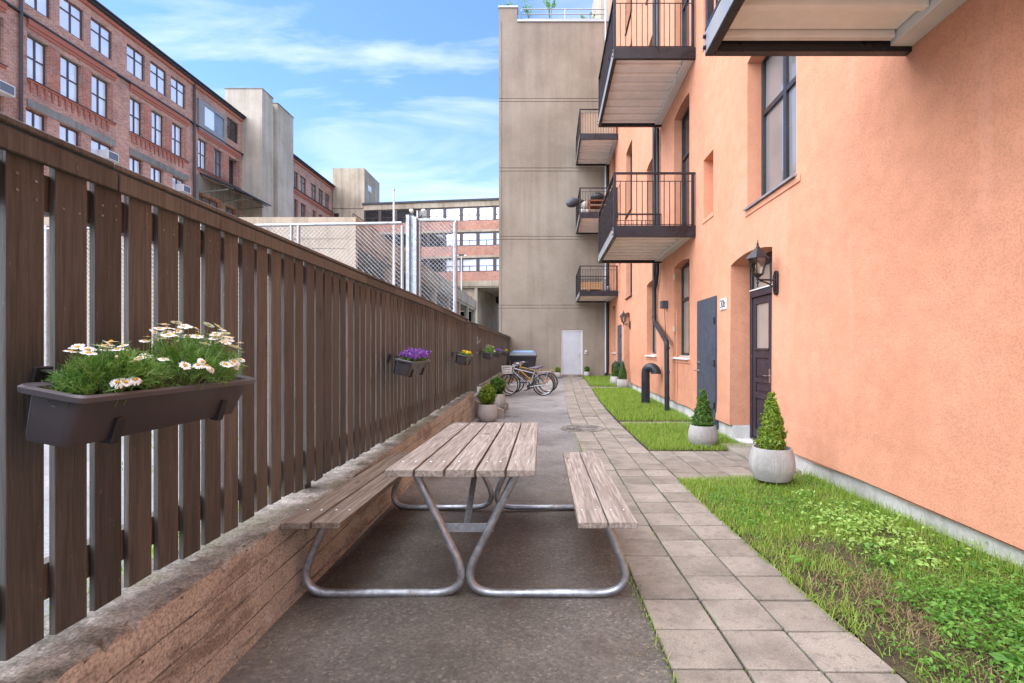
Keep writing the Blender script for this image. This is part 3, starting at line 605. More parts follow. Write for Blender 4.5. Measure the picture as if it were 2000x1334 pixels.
mb = MB(); x = fx(12.68)+.01; mb.box(x, x+.012, 12.60, 12.64, 1.60, 1.80); mb.box(x, x+.03, 12.58, 12.80, 1.64, 1.665); mb.tube([(x+.02, 12.78, 1.65), (x+.05, 12.78, 1.65), (x+.05, 12.78, 1.74)], .008, 6); m2 = MB(); m2.box(x, x+.015, 12.60, 12.66, 1.36, 1.40); m2.build('keyhole_plate', M['steel'], gate)
mb.build('latch', M['steel'], gate)

# ------------------------------------------------------------------ picnic table
tbl = thing('picnic_table', 'grey plank picnic table with attached benches on bent steel tube legs', 'picnic table', (-.483, 2.8, g(2.8)-.007), local=True)
tbl.rotation_euler = (R(-1.55), 0, R(.15))
def plank(x0, x1, y0, y1, z0, z1, m, mat='table'):
    b_ = MB(); b_.box(x0, x1, y0, y1, z0, z1, .0015); b_.build(m, M[mat], tbl, bev=.005, bseg=2)
W5 = .866; gap = .014; pw = (W5-4*gap)/5
for k in range(5):
    x0 = -W5/2+k*(pw+gap); d = random.uniform(-.006, .006)
    if k == 2:      # parasol hole in the middle plank
        n = 20; hx, hy, hr = x0+pw*.5, 1.42, .026; b_ = MB(); ring = [(hx+hr*math.cos(a), hy+hr*math.sin(a)) for a in [2*math.pi*i/n for i in range(n)]]
        def edge(a):
            c, s_ = math.cos(a), math.sin(a); tt = min(abs((pw/2)/c) if abs(c) > 1e-6 else 9, abs((pw/2)/s_) if abs(s_) > 1e-6 else 9); return (hx+c*tt, hy+s_*tt)
        angs = sorted([2*math.pi*i/n for i in range(n)]+[]); n2 = n
        out_ = [edge(a+.0) for a in angs]
        for i in range(n):
            a, b2 = ring[i], ring[(i+1) % n]; c, d2 = out_[(i+1) % n], out_[i]; cs = None
            for z in (.794, .835): b_.face([(a[0], a[1], z), (b2[0], b2[1], z), (c[0], c[1], z), (d2[0], d2[1], z)])
            b_.face([(a[0], a[1], .794), (b2[0], b2[1], .794), (b2[0], b2[1], .835), (a[0], a[1], .835)])
            # square the corner
            for q in ((pw/2, pw/2), (-pw/2, pw/2), (-pw/2, -pw/2), (pw/2, -pw/2)):
                qa = math.atan2(q[1], q[0]) % (2*math.pi)
                if angs[i] < qa < (angs[i+1] if i+1 < n else 2*math.pi):
                    for z in (.794, .835): b_.face([(d2[0], d2[1], z), (hx+q[0], hy+q[1], z), (c[0], c[1], z)])
        b_.box(x0, x0+pw, d, hy-pw/2, .794, .835); b_.box(x0, x0+pw, hy+pw/2, 2.2+d, .794, .835); b_.build('tabletop_plank', M['table'], tbl)
    else: plank(x0, x0+pw, d, 2.2+d, .794, .835, 'tabletop_plank')
for sgn, mt in ((-1, 'bench_shaded'), (1, 'table')):
    for k in range(2):
        x0 = sgn*.853-.171+k*.176; d = random.uniform(-.006, .006); plank(x0, x0+.166, .0+d, 2.2+d, .50, .537, 'seat_plank', mt)
def bolt(x, y, z): b_ = MB(); b_.lathe([(.010, .0), (.010, .002), (.006, .005)], (x, y, z), 10); b_.build('bolt', M['steel'], tbl, smooth=40)
for yy in (.24, 2.03):
    for sgn in (-1, 1):
        pts = fillet([(sgn*.30, yy, .775), (sgn*-.02+sgn*.022, yy, .026), (sgn*1.03, yy, .026), (sgn*.875, yy, .49)], .11, 8)
        pts = fillet([(sgn*.318, yy, .775), (sgn*-.045+sgn*.0, yy, .026), (sgn*1.055, yy, .026), (sgn*.86, yy, .49)], .16, 10)
        # keep both loops on their own side of the centre line
        m_ = min(sgn*p_.x for p_ in pts); pts = [Vector((p_.x+sgn*(.026-m_)*max(0, 1-sgn*p_.x/.3), p_.y, p_.z)) for p_ in pts]
        b_ = MB(); b_.tube(pts, .0255, 12); b_.build('leg', M['galv'], tbl, smooth=40)
        b_ = MB(); b_.box(sgn*.853-.16, sgn*.853+.16, yy-.02, yy+.02, .482, .4995); b_.build('seat_bracket', M['galv'], tbl)
        for q in (-.13, -.045, .05, .13): bolt(sgn*.853+q, yy, .5375)
    b_ = MB(); b_.box(-.39, .39, yy-.022, yy+.022, .775, .7935); b_.box(-.17, .17, yy-.004, yy+.004, .40, .455) ; b_.build('cross_plate', M['galv'], tbl, bev=.002)
    for k in range(5):
        x0 = -W5/2+k*(pw+gap)
        for q in (.04, pw-.04): bolt(x0+q, yy, .8352)
    s_ = 1 if yy < 1 else -1
    b_ = MB(); b_.hexa([(-.02, yy+s_*.006, .42), (.02, yy+s_*.006, .42), (.02, yy+s_*.02, .42), (-.02, yy+s_*.02, .42), (-.02, yy+s_*.58, .79), (.02, yy+s_*.58, .79), (.02, yy+s_*.60, .79), (-.02, yy+s_*.60, .79)]); b_.build('brace', M['galv'], tbl)

# ------------------------------------------------------------------ flower boxes on the fence
def rrect(x0, x1, y0, y1, r, n=4):
    o_ = []
    for cx, cy, a0 in ((x1-r, y1-r, 0), (x0+r, y1-r, 90), (x0+r, y0+r, 180), (x1-r, y0+r, 270)):
        for k in range(n+1):
            a = R(a0+90*k/n); o_.append((cx+r*math.cos(a), cy+r*math.sin(a)))
    return o_
def loft(mb, rings, close_b=True, close_t=False):
    base = len(mb.v); n = len(rings[0])
    for rg in rings: mb.v += [tuple(p_) for p_ in rg]
    for i in range(len(rings)-1):
        for k in range(n):
            a0 = base+i*n; b0 = a0+n; mb.f.append((a0+k, a0+(k+1) % n, b0+(k+1) % n, b0+k)); mb.m.append(mb.cur)
    if close_b: mb.f.append(tuple(base+k for k in reversed(range(n)))); mb.m.append(mb.cur)
    if close_t: mb.f.append(tuple(base+(len(rings)-1)*n+k for k in range(n))); mb.m.append(mb.cur)
def flower_box(label, y0, L, kind, seed, zr=1.355, tilt=11, yaw=0, xo=-1.335):
    """local frame: x out from the fence (0 = outer rim), y along, z up (0 = rim)"""
    t_ = thing('flower_box', label, 'flower box', (xo, y0, zr), 0, 'flower boxes hung on the fence', local=True); t_.rotation_euler = (0, R(tilt), R(yaw))
    w = .19; h = .158; mb = MB()
    def ring(i, z): return [(a, b_, z) for a, b_ in rrect(-w+i, -i, i*1.2, L-i*1.2, .03, 4)]
    loft(mb, [[(a, b_, -h) for a, b_ in rrect(-w+.022, -.036, .02, L-.055, .025, 4)], [(a, b_, -h*.9) for a, b_ in rrect(-w+.018, -.033, .016, L-.05, .028, 4)], [(a, b_, -.03) for a, b_ in rrect(-w+.014, -.016, .014, L-.018, .03, 4)], ring(.015, -.012)]); mb.build('box', M['planter'], t_, smooth=50)
    mb = MB(); loft(mb, [ring(.016, -.018), ring(-.006, -.016), ring(-.008, 0), ring(-.002, .006), ring(.004, .001), ring(.010, .004), ring(.018, -.001), ring(.020, -.03), ring(.05, -.13)], close_b=False); mb.build('rim', M['planter_rim'], t_, smooth=50)
    mb = MB(); loft(mb, [ring(.022, -.028), [(a, b_, -.026+.006*math.sin(k*2.1)) for k, (a, b_) in enumerate(rrect(-w+.06, -.06, .1, L-.1, .02, 4))]], False, True); mb.build('soil', M['soil'], t_)
    for q in (.2, .8):
        y = L*q; mb = MB()
        mb.hexa([(-.06, y-.018, -.172), (-.020, y-.018, -.172), (-.020, y+.018, -.172), (-.06, y+.018, -.172), (-.040, y-.016, -.085), (-.012, y-.016, -.085), (-.012, y+.016, -.085), (-.040, y+.016, -.085)])
        mb.box(-w+.03, -.06, y-.015, y+.015, -h-.012, -h-.002); mb.box(-w-.03, -w+.0, y-.015, y+.015, -.165, .012)
        mb.box(-w-.11, -w-.0, y-.015, y+.015, .012, .022); mb.box(-w-.112, -w-.10, y-.03, y+.03, -.07, .03)
        mb.build('bracket', M['blackplastic'], t_, bev=.003)
    r = np.random.default_rng(seed)
    if kind == 'daisy':
        heads = []
        clumps = [(.25*L, .15, .095, 22, 2), (.65*L, .20, .155, 66, 4)] if L > .8 else [(.5*L, .2, .14, 26, 2)]
        near = L > .8
        for ci, (cy, rad, hh, nh, nb) in enumerate(clumps):
            n = 1000 if near else 260
            u = r.random(n); th = r.uniform(0, 2*np.pi, n); ph = np.arccos(1-u*1.0)          # hemisphere-ish, leaning outwards
            rr = r.uniform(.35, 1, n)**.6; cx_ = -.095
            bx = cx_+np.sin(ph)*np.cos(th)*rad*.72*rr; by = cy+np.sin(ph)*np.sin(th)*rad*1.12*rr; bz = -.02+np.cos(ph)*hh*rr*1.05+.01-.03*np.sin(ph)**4*rr
            d = np.stack([bx-cx_, by-cy, (bz+.05)*.9+.03], 1); d /= np.linalg.norm(d, axis=1)[:, None]; d += r.normal(0, .33, d.shape); d /= np.linalg.norm(d, axis=1)[:, None]
            l_ = r.uniform(.032, .068, n)[:, None]*(1 if near else 1.4); side = np.cross(d, r.normal(size=d.shape)); side /= np.linalg.norm(side, axis=1)[:, None]; wd = r.uniform(.0019, .0036, n)[:, None]*(1 if near else 2)
            over = (bx > -.045) & (bz < .035); bz = np.where(over, bz+.05, bz); bx = np.where(over, bx-.03, bx); B = np.stack([bx, by, bz], 1); P = np.stack([B-side*wd*.5, B+side*wd*.5, B+d*l_*.6+side*wd, B+d*l_, B+d*l_*.6-side*wd], 1).reshape(-1, 3)
            q = (np.arange(n)*5)[:, None]; F = np.concatenate([q+np.array([0, 1, 2]), q+np.array([0, 2, 4]), q+np.array([4, 2, 3])])
            Ps, Fs = [P], [F]; off_n = len(P)
            for sg, at in ((1, .35), (-1, .5), (1, .65), (-1, .8)):
                B2 = B+d*l_*at; d2 = d+side*sg*1.1; d2 /= np.linalg.norm(d2, axis=1)[:, None]; l2 = l_*.42; w2 = wd*.75; s2 = np.cross(d2, np.cross(d, side)); s2 = side*.3+d*.7*(-sg); P2 = np.stack([B2, B2+d2*l2*.5+s2*w2, B2+d2*l2, B2+d2*l2*.5-s2*w2, B2], 1).reshape(-1, 3)
                Ps.append(P2); Fs.append(np.concatenate([q+np.array([0, 1, 2]), q+np.array([0, 2, 3])])+off_n); off_n += len(P2)
            P = np.concatenate(Ps); F = np.concatenate(Fs); fast('foliage', P, F, M['daisyleaf'], t_)
            mb = MB()
            for k in range(26):
                a = r.uniform(0, 6.28); q1 = r.uniform(.3, 1); mb.tube([(cx_+.01*math.cos(a), cy+.02*math.sin(a), -.03), (cx_+rad*.35*math.cos(a)*q1, cy+rad*.5*math.sin(a)*q1, hh*.3), (cx_+rad*.65*math.cos(a)*q1, cy+rad*1.0*math.sin(a)*q1, hh*.75)], .0018, 4)
            mb.build('stem', M['stem'], t_)
            for k in range(nh):
                a = r.uniform(0, 6.28); q1 = r.uniform(.1, 1)**.6; hz = hh*(1.28-.40*q1)+r.uniform(.0, .055); low = k >= nh*.82
                if low: a = r.uniform(-.9, .9); q1 = .95; hz = hh*.55+r.uniform(-.02, .02)
                heads.append((cx_+rad*.75*q1*math.cos(a), cy+rad*1.1*q1*math.sin(a), hz, low))
        for (hx, hy, hz, low) in heads:
            sc = r.uniform(.0165, .0235)*(1.0 if near else 1.25); nv = Vector((r.normal(0, .22)+(.55 if low else .05), r.normal(0, .25)-(.35 if low else 0), 1)).normalized(); rot = nv.to_track_quat('Z', 'Y').to_matrix()
            mb = MB(); npet = 16; drop = r.uniform(-.15, .25) if not low else r.uniform(-.2, .9)
            for k in range(npet):
                a = 2*math.pi*k/npet+r.normal(0, .06); ll = sc*r.uniform(.85, 1.05); ca, sa = math.cos(a), math.sin(a); pw_ = sc*.165
                pts = [(.25*sc*ca, .25*sc*sa, 0), (.65*ll*ca+pw_*sa, .65*ll*sa-pw_*ca, -.15*drop*sc), (ll*ca+pw_*.6*sa, ll*sa-pw_*.6*ca, -.5*drop*sc), (ll*ca-pw_*.6*sa, ll*sa+pw_*.6*ca, -.5*drop*sc), (.65*ll*ca-pw_*sa, .65*ll*sa+pw_*ca, -.15*drop*sc)]
                mb.face([tuple(Vector((hx, hy, hz))+rot@Vector(p_)) for p_ in pts])
            fl = mb.build('flower', M['petal'], t_)
            mb = MB(); mb.tube([(hx*.8-.02, hy, hz-.09), (hx*.95-.005, hy, hz-.04), (hx, hy, hz-.003)], .0014, 4); mb.build('flower_stem', M['stem'], fl)
            c_ = Vector((hx, hy, hz)); mb = MB(); prof = [(sc*.30, 0), (sc*.26, sc*.12), (sc*.12, sc*.2), (.0001, sc*.22)]; mb.lathe(prof, (0, 0, 0), 8); mb.v = [tuple(c_+rot@Vector(p_)) for p_ in mb.v]; mb.build('flower_centre', M['centre'], fl, smooth=True)
        for k in range(10 if near else 0):
            y = r.uniform(.45*L, .9*L) if k > 3 else r.uniform(.1*L, .4*L); x = r.uniform(-.17, -.02); z = r.uniform(.12, .19) if k > 3 else r.uniform(.07, .11); mb = MB(); mb.lathe([(.002, 0), (.0045, .003), (.0045, .006), (.002, .009)], (x, y, z), 6); bd = mb.build('flower_bud', M['bud'], t_, smooth=True)
            mb = MB(); mb.tube([(x*.7-.03, y, z-.07), (x, y, z)], .0012, 4); mb.build('bud_stem', M['stem'], bd)
    else:
        mt = 'purple' if kind == 'purple' else 'yellow'
        n = 700; B = np.stack([r.uniform(-.17, -.02, n), r.uniform(.06, L-.06, n), r.uniform(-.03, .05, n)], 1); nr = r.normal(0, .6, (n, 3)); nr[:, 2] = 1; nr /= np.linalg.norm(nr, axis=1)[:, None]
        fast('foliage', *leaves(B, nr, .018, r), M['weed'], t_)
        if kind == 'purple':
            n = 1500; cy = r.uniform(.05, L-.05, n); hb = .05+.06*vnoise(cy, cy*0, 7, seed)+.02*r.random(n); B = np.stack([r.uniform(-.17, .0, n), cy, hb*r.uniform(.45, 1.1, n)], 1)
            nr = r.normal(0, .7, (n, 3)); nr[:, 2] += .6; nr /= np.linalg.norm(nr, axis=1)[:, None]; fast('flower_mass', *leaves(B, nr, .012, r, .8), M[mt], t_)
        else:
            for k in range(7):
                hx, hy, hz = r.uniform(-.15, -.03), .12+(L-.24)*(k+.5)/7, r.uniform(.03, .075); mb = MB()
                for rr_, zz, npet in ((.038, 0, 12), (.028, .010, 10), (.016, .018, 7)):
                    for q in range(npet):
                        a = 2*math.pi*q/npet+zz*40; ca, sa = math.cos(a), math.sin(a); w_ = rr_*.3
                        mb.face([(hx+.004*ca, hy+.004*sa, hz+zz), (hx+rr_*.8*ca+w_*sa, hy+rr_*.8*sa-w_*ca, hz+zz+.006), (hx+rr_*ca, hy+rr_*sa, hz+zz), (hx+rr_*.8*ca-w_*sa, hy+rr_*.8*sa+w_*ca, hz+zz+.006)])
                mb.lathe([(.02, -.01), (.034, .004), (.02, .016), (.0001, .024)], (hx, hy, hz), 10); mb.build('flower', M[mt], t_)
    return t_
flower_box('long dark flower box of white daisies, nearest of those on the fence', 1.42, .86, 'daisy', 1, tilt=11)
flower_box('dark flower box full of small purple flowers on the fence past the table', 5.05, .78, 'purple', 2, xo=-1.345)
flower_box('dark flower box with round yellow blooms, left of the gate', 8.75, .75, 'yellow', 3, xo=-1.36)
flower_box('dark flower box of white daisies on the fence just right of the gate latch', 13.1, .75, 'daisy', 4, xo=-1.40)
flower_box('dark flower box with purple flowers above the bicycle basket', 16.0, .75, 'purple', 5, xo=-1.42)
flower_box('farthest flower box, with yellow blooms beside the waste container', 19.2, .75, 'yellow', 6, xo=-1.44)
# ------------------------------------------------------------------ wall builder
def wall(mb, P, u0, u1, z0, z1, ops, kick=None):
    """ops: dicts u0,u1,z0,z1,d (reveal depth), arch (rise), back (bool). Column by column so heads may curve."""
    us = {u0, u1}
    for o_ in ops:
        us |= {o_['u0'], o_['u1']}
        if o_.get('arch'):
            for k in range(1, 12): us.add(o_['u0']+(o_['u1']-o_['u0'])*k/12)
    n0 = u0
    while n0 < u1: us.add(n0); n0 += 3.0
    us = sorted(u for u in us if u0 <= u <= u1)
    def top(o_, u):
        if not o_.get('arch'): return o_['z1']
        s_ = (u-o_['u0'])/(o_['u1']-o_['u0'])*2-1; return o_['z1']-o_['arch']*s_*s_
    for a, b_ in zip(us, us[1:]):
        if b_-a < 1e-5: continue
        m = (a+b_)/2; hit = sorted([o_ for o_ in ops if o_['u0'] < m < o_['u1']], key=lambda o_: o_['z0']); za = zb = z0
        if kick and not (hit and hit[0]['z0'] <= z0+.01):
            mb.face([P(a, z0, 0), P(b_, z0, 0), P(b_, kick, 0), P(a, kick, 0)]); za = zb = kick
        for o_ in hit:
            ta, tb = top(o_, a), top(o_, b_)
            if o_['z0'] > za: mb.face([P(a, za, 0), P(b_, zb, 0), P(b_, o_['z0'], 0), P(a, o_['z0'], 0)])
            mb.face([P(a, ta, 0), P(b_, tb, 0), P(b_, tb, o_['d']), P(a, ta, o_['d'])])
            if o_['z0'] > z0+.01: mb.face([P(a, o_['z0'], 0), P(b_, o_['z0'], 0), P(b_, o_['z0'], o_['d']), P(a, o_['z0'], o_['d'])])
            if o_.get('back'): mb.face([P(a, o_['z0'], o_['d']), P(b_, o_['z0'], o_['d']), P(b_, tb, o_['d']), P(a, ta, o_['d'])])
            za, zb = ta, tb
        mb.face([P(a, za, 0), P(b_, zb, 0), P(b_, z1, 0), P(a, z1, 0)])
    for o_ in ops:
        for u in (o_['u0'], o_['u1']):
            if u0 <= u <= u1: mb.face([P(u, o_['z0'], 0), P(u, top(o_, u), 0), P(u, top(o_, u), o_['d']), P(u, o_['z0'], o_['d'])])
def window(P, parent, u0, u1, z0, z1, d, cols=2, rows=(.62,), fw=.06, fr='dframe', gl='darkglass', sill=None, mull=.05, name='window'):
    mb = MB(); dd = d+.06
    mb.pbox(P, u0, u0+fw, z0, z1, d, dd); mb.pbox(P, u1-fw, u1, z0, z1, d, dd); mb.pbox(P, u0+fw, u1-fw, z0, z0+fw, d, dd); mb.pbox(P, u0+fw, u1-fw, z1-fw, z1, d, dd)
    us = [u0+(u1-u0)*k/cols for k in range(1, cols)]; zs = [z0+(z1-z0)*q for q in rows]; e = [u0+fw]+us+[u1-fw]; f = [z0+fw]+zs+[z1-fw]
    for u in us: mb.pbox(P, u-mull, u+mull, z0+fw, z1-fw, d+.004, dd-.004)
    for z in zs:
        for i in range(len(e)-1): mb.pbox(P, e[i]+(mull if i else 0), e[i+1]-(mull if i < len(e)-2 else 0), z-mull*.8, z+mull*.8, d+.006, dd-.006)
    w = mb.build(name, M[fr], parent)
    mb = MB(); n = 0
    for i in range(len(e)-1):
        for j in range(len(f)-1): t1, t2 = random.uniform(-.006, .006), random.uniform(-.006, .006); mb.face([P(e[i], f[j], d+.045+t1), P(e[i+1], f[j], d+.045-t2), P(e[i+1], f[j+1], d+.045-t1), P(e[i], f[j+1], d+.045+t2)])
    mb.build('pane', M[gl], w)
    if sill:
        mb = MB(); o_ = sill[1] if len(sill) > 1 else .05
        mb.hexa([P(u0-.03, z0-.075, -o_), P(u1+.03, z0-.075, -o_), P(u1+.03, z0-.012, d+.01), P(u0-.03, z0-.012, d+.01), P(u0-.03, z0-.045, -o_), P(u1+.03, z0-.045, -o_), P(u1+.03, z0+.012, d+.01), P(u0-.03, z0+.012, d+.01)])
        mb.build('sill', M[sill[0]], w)
    return w
# ------------------------------------------------------------------ orange apartment building
PO = lambda u, z, d: (3.14+.012*u+d, u, z)
apt = thing('apartment_building', 'orange stucco apartment building with black balconies along the right side', 'building', (3.2, 12, 0))
NZ = .14
ops = []
def op(u0, u1, z0, z1, d, arch=0, back=False): ops.append(dict(u0=u0, u1=u1, z0=z0, z1=z1, d=d, arch=arch, back=back))
E1, E2 = (6.93, 8.53), (19.27, 20.7)
for (a, b_), z1 in ((E1, 3.02), (E2, 2.95)): op(a, b_, NZ, z1, .36, .09)
op(6.27, 7.80, 3.74, 6.1, .24, .08)
wins = []
wins.append((6.27, 7.80, 3.74, 6.1, .24, 'greymetal', 'midglass'))
for (a, b_) in ((11.04, 12.42), (14.47, 15.88), (23.4, 24.6)):
    op(a, b_, 1.30, 3.58, .21, .07); wins.append((a, b_, 1.30, 3.58, .21, 'white', 'warmglass'))
for (a, b_), door in (((11.05, 12.4), 1), ((14.47, 15.88), 0), ((23.4, 24.7), 1)):
    for lv in (4.12, 7.9, 11.7):
        z0 = lv if door else lv+.95; op(a, b_, z0, lv+3.2, .21, .07); wins.append((a, b_, z0, lv+3.2, .21, None if door else 'greymetal', 'darkglass'))
for lv in (6.86, 10.7, 3.55, 14.4): op(18.7, 20.2, lv, lv+2.65, .2, .06); wins.append((18.7, 20.2, lv, lv+2.65, .2, 'black', 'darkglass'))
for lv in (4.12, 7.65, 11.4): op(9.43, 10.02, lv, lv+1.2, .22, 0, True); op(21.8, 22.3, lv, lv+1.2, .2, 0, True)
for lv in (7.6, 11.4): op(6.27, 7.80, lv, lv+2.4, .24, .08); wins.append((6.27, 7.80, lv, lv+2.4, .24, 'greymetal', 'midglass'))
mb = MB()
def PS(u, z, d):      # stucco face with a slightly hand-trowelled outline and kicked-out foot
    k = .02*max(0, 1-max(0, z-.14)/.4); return (3.14+.012*u+d-(k if d < .05 else 0)+.0035*math.sin(u*2.3), u, z+(.012*math.sin(u*1.7)+.01*math.sin(u*4.1)+(.02 if z < .2 else 0) if z < .3 else 0))
wall(mb, PS, -4, 26.0, NZ, 20.2, ops, .54)
for a, b_ in ((-4, E1[0]), (E1[1], E2[0]), (E2[1], 26.0)): mb.face([PO(a, .2, 1.2), PO(b_, .2, 1.2), PO(b_, 20.2, 1.2), PO(a, 20.2, 1.2)])
zs = 20.2; mb.face([PO(-4, zs, 0), PO(26, zs, 0), PO(26, zs, 9), PO(-4, zs, 9)]); mb.face([PO(-4, -.5, 0), PO(-4, -.5, 9), PO(-4, zs, 9), PO(-4, zs, 0)])
# foot return of the render
cuts = [-4, E1[0], E1[1], E2[0], E2[1], 26.0]
for a, b_ in ((-4, E1[0]), (E1[1], E2[0]), (E2[1], 26.0)):
    n = max(2, int((b_-a)/.5))
    for k in range(n):
        p, q = a+(b_-a)*k/n, a+(b_-a)*(k+1)/n; mb.face([PS(p, NZ, 0), PS(q, NZ, 0), PO(q, NZ+.02, .06), PO(p, NZ+.02, .06)])
mb.build('wall', M['stucco'], apt)
mb = MB()
for a, b_ in ((-4, E1[0]), (E1[1], E2[0]), (E2[1], 26.0)): mb.pbox(PO, a, b_, -.6, NZ+.03, .035, .4)
for a, b_ in (E1, E2):
    mb.pbox(PO, a-.0, b_, -.6, -.06, .03, .9); mb.pbox(PO, b_-.002, b_+.001, -.1, NZ, .033, .38)
mb.build('plinth', M['plinth'], apt, bev=.01)
for w in wins:
    sl = None
    if w[5] == 'white': sl = ('ledger', .07)
    elif w[5]: sl = (w[5], .06)
    window(PO, apt, w[0], w[1], w[2]+.01, w[3]-.02, w[4]-.02, 2, (.66,) if w[3]-w[2] > 2.5 else (.62,), .07, 'dframe', w[6], sl, .045)
# niche trims: painted sills under the stair slits and the big window
for (a, b_, z) in [(a, b_, lv-.04) for lv in (4.12, 7.65) for (a, b_) in ((9.40, 10.07), (21.77, 22.35))]+[(6.15, 7.86, 3.64), (10.98, 12.5, 1.2), (14.4, 15.95, 1.2)]: mb = MB(); mb.pbox(PS, a, b_, z-.05, z+.04, -.018, 0); mb.build('sill_band', M['stucco'], apt, bev=.006)
def entrance(E):
    a, b_ = E; d = .33
    mb = MB(); mb.pbox(PO, b_-.075, b_, -.06, 2.94, d, d+.09); mb.pbox(PO, a, a+.075, -.06, 2.94, d, d+.09); mb.pbox(PO, a+.075, b_-.075, 2.86, 3.1, d+.002, d+.09); mb.pbox(PO, a+.075, b_-.075, 2.36, 2.47, d-.02, d+.09)
    mb.pbox(PO, a+.075, b_-.075, -.06, -.02, d-.01, d+.1); mb.pbox(PO, (a+b_)/2-.03, (a+b_)/2+.03, 2.472, 2.858, d+.002, d+.07); fr = mb.build('door_frame', M['olddoor'], apt, bev=.006)
    mb = MB(); mb.pbox(PO, a+.08, b_-.08, 2.471, 2.49, d-.035, d+.0); mb.build('transom_sill', M['ledger'], fr)
    mb = MB(); mb.face([PO(a+.07, 2.46, d+.05), PO(b_-.07, 2.46, d+.05), PO(b_-.07, 2.88, d+.05), PO(a+.07, 2.88, d+.05)]); mb.build('pane', M['warmglass'], fr)
    c = (a+b_)/2
    for (u0, u1) in ((a+.08, c-.004), (c+.004, b_-.08)):
        mb = MB(); z0, z1 = -.01, 2.355; s_ = .11; zg = 1.47
        mb.pbox(PO, u0, u0+s_, z0, z1, d+.02, d+.065); mb.pbox(PO, u1-s_, u1, z0, z1, d+.02, d+.065)
        for (p, q) in ((z0, .14), (.66, .76), (.93, 1.0), (1.34, zg), (2.24, z1)): mb.pbox(PO, u0+s_, u1-s_, p, q, d+.021, d+.064)
        for (p, q) in ((.14, .66), (.76, .93), (1.0, 1.34)):
            mb.pbox(PO, u0+s_, u1-s_, p, q, d+.045, d+.06); i = .035; mb.pbox(PO, u0+s_+i, u1-s_-i, p+i, q-i, d+.032, d+.0449)
        mb.pbox(PO, u0+s_-.03, u1-s_+.03, zg-.005, zg+.03, d+.0, d+.0209); dr = mb.build('door', M['olddoor'], apt, bev=.005)
        mb = MB(); mb.face([PO(u0+s_, zg, d+.05), PO(u1-s_, zg, d+.05), PO(u1-s_, 2.25, d+.05), PO(u0+s_, 2.25, d+.05)]); mb.build('pane', M['warmglass'], dr)
    mb = MB(); x, y, z = PO(c+.06, 1.06, d+.02); mb.box(x-.006, x, y-.025, y+.025, z-.11, z+.11); mb.tube([(x-.005, y, z), (x-.05, y, z), (x-.05, y+.11, z)], .009, 8); mb.build('door_handle', M['steel'], dr, smooth=40)
entrance(E1); entrance(E2)
# flush steel doors
for a, b_, zt in ((9.26, 10.38, 2.45), (21.45, 22.55, 2.5)):
    mb = MB(); mb.pbox(PO, a-.04, a-.002, .0, zt+.04, -.012, .03); mb.pbox(PO, b_+.002, b_+.04, .0, zt+.04, -.012, .03); mb.pbox(PO, a-.002, b_+.002, zt+.002, zt+.04, -.012, .03); fr = mb.build('steel_door_frame', M['slate'], apt)
    mb = MB(); mb.pbox(PO, a, b_, .0, zt, -.03, .02); dr = mb.build('steel_door', M['slate'], apt, bev=.004)
    mb = MB()
    for z in (.35, 1.15, 1.95): mb.tube([PO(a+.0, z, -.045), PO(a+.0, z+.13, -.045)], .014, 8)
    mb.build('hinge', M['black'], dr, smooth=40)
    mb = MB(); x, y, z = PO(b_-.09, 1.03, -.03); mb.lathe([(.03, -.012), (.03, .0)], (x, y, z), 14, 0); mb.tube([(x-.01, y, z), (x-.06, y, z), (x-.06, y+.12, z)], .01, 8); mb.lathe([(.03, -.02), (.03, .0)], (x, y, z+.17), 14, 0); mb.build('door_handle', M['steel'], dr, smooth=40)
# step in front of the main doors
st = thing('door_step', 'low paving slab step in front of the main entrance door', 'step', (3.1, 7.1, g(7)))
for a in np.arange(6.2, 8.0, .6): mb = MB(); mb.box(2.88, 3.62, a+.003, a+.597, -.3, -.045); mb.build('slab', M['paver'], st, bev=.008)
st = thing('door_step', 'low paving slab step at the second entrance behind the round pots', 'step', (3.1, 20, g(20)))
for a in (19.2, 19.95): mb = MB(); mb.box(3.0, 3.75, a+.003, a+.747, -.3, -.01); mb.build('slab', M['paver'], st, bev=.008)

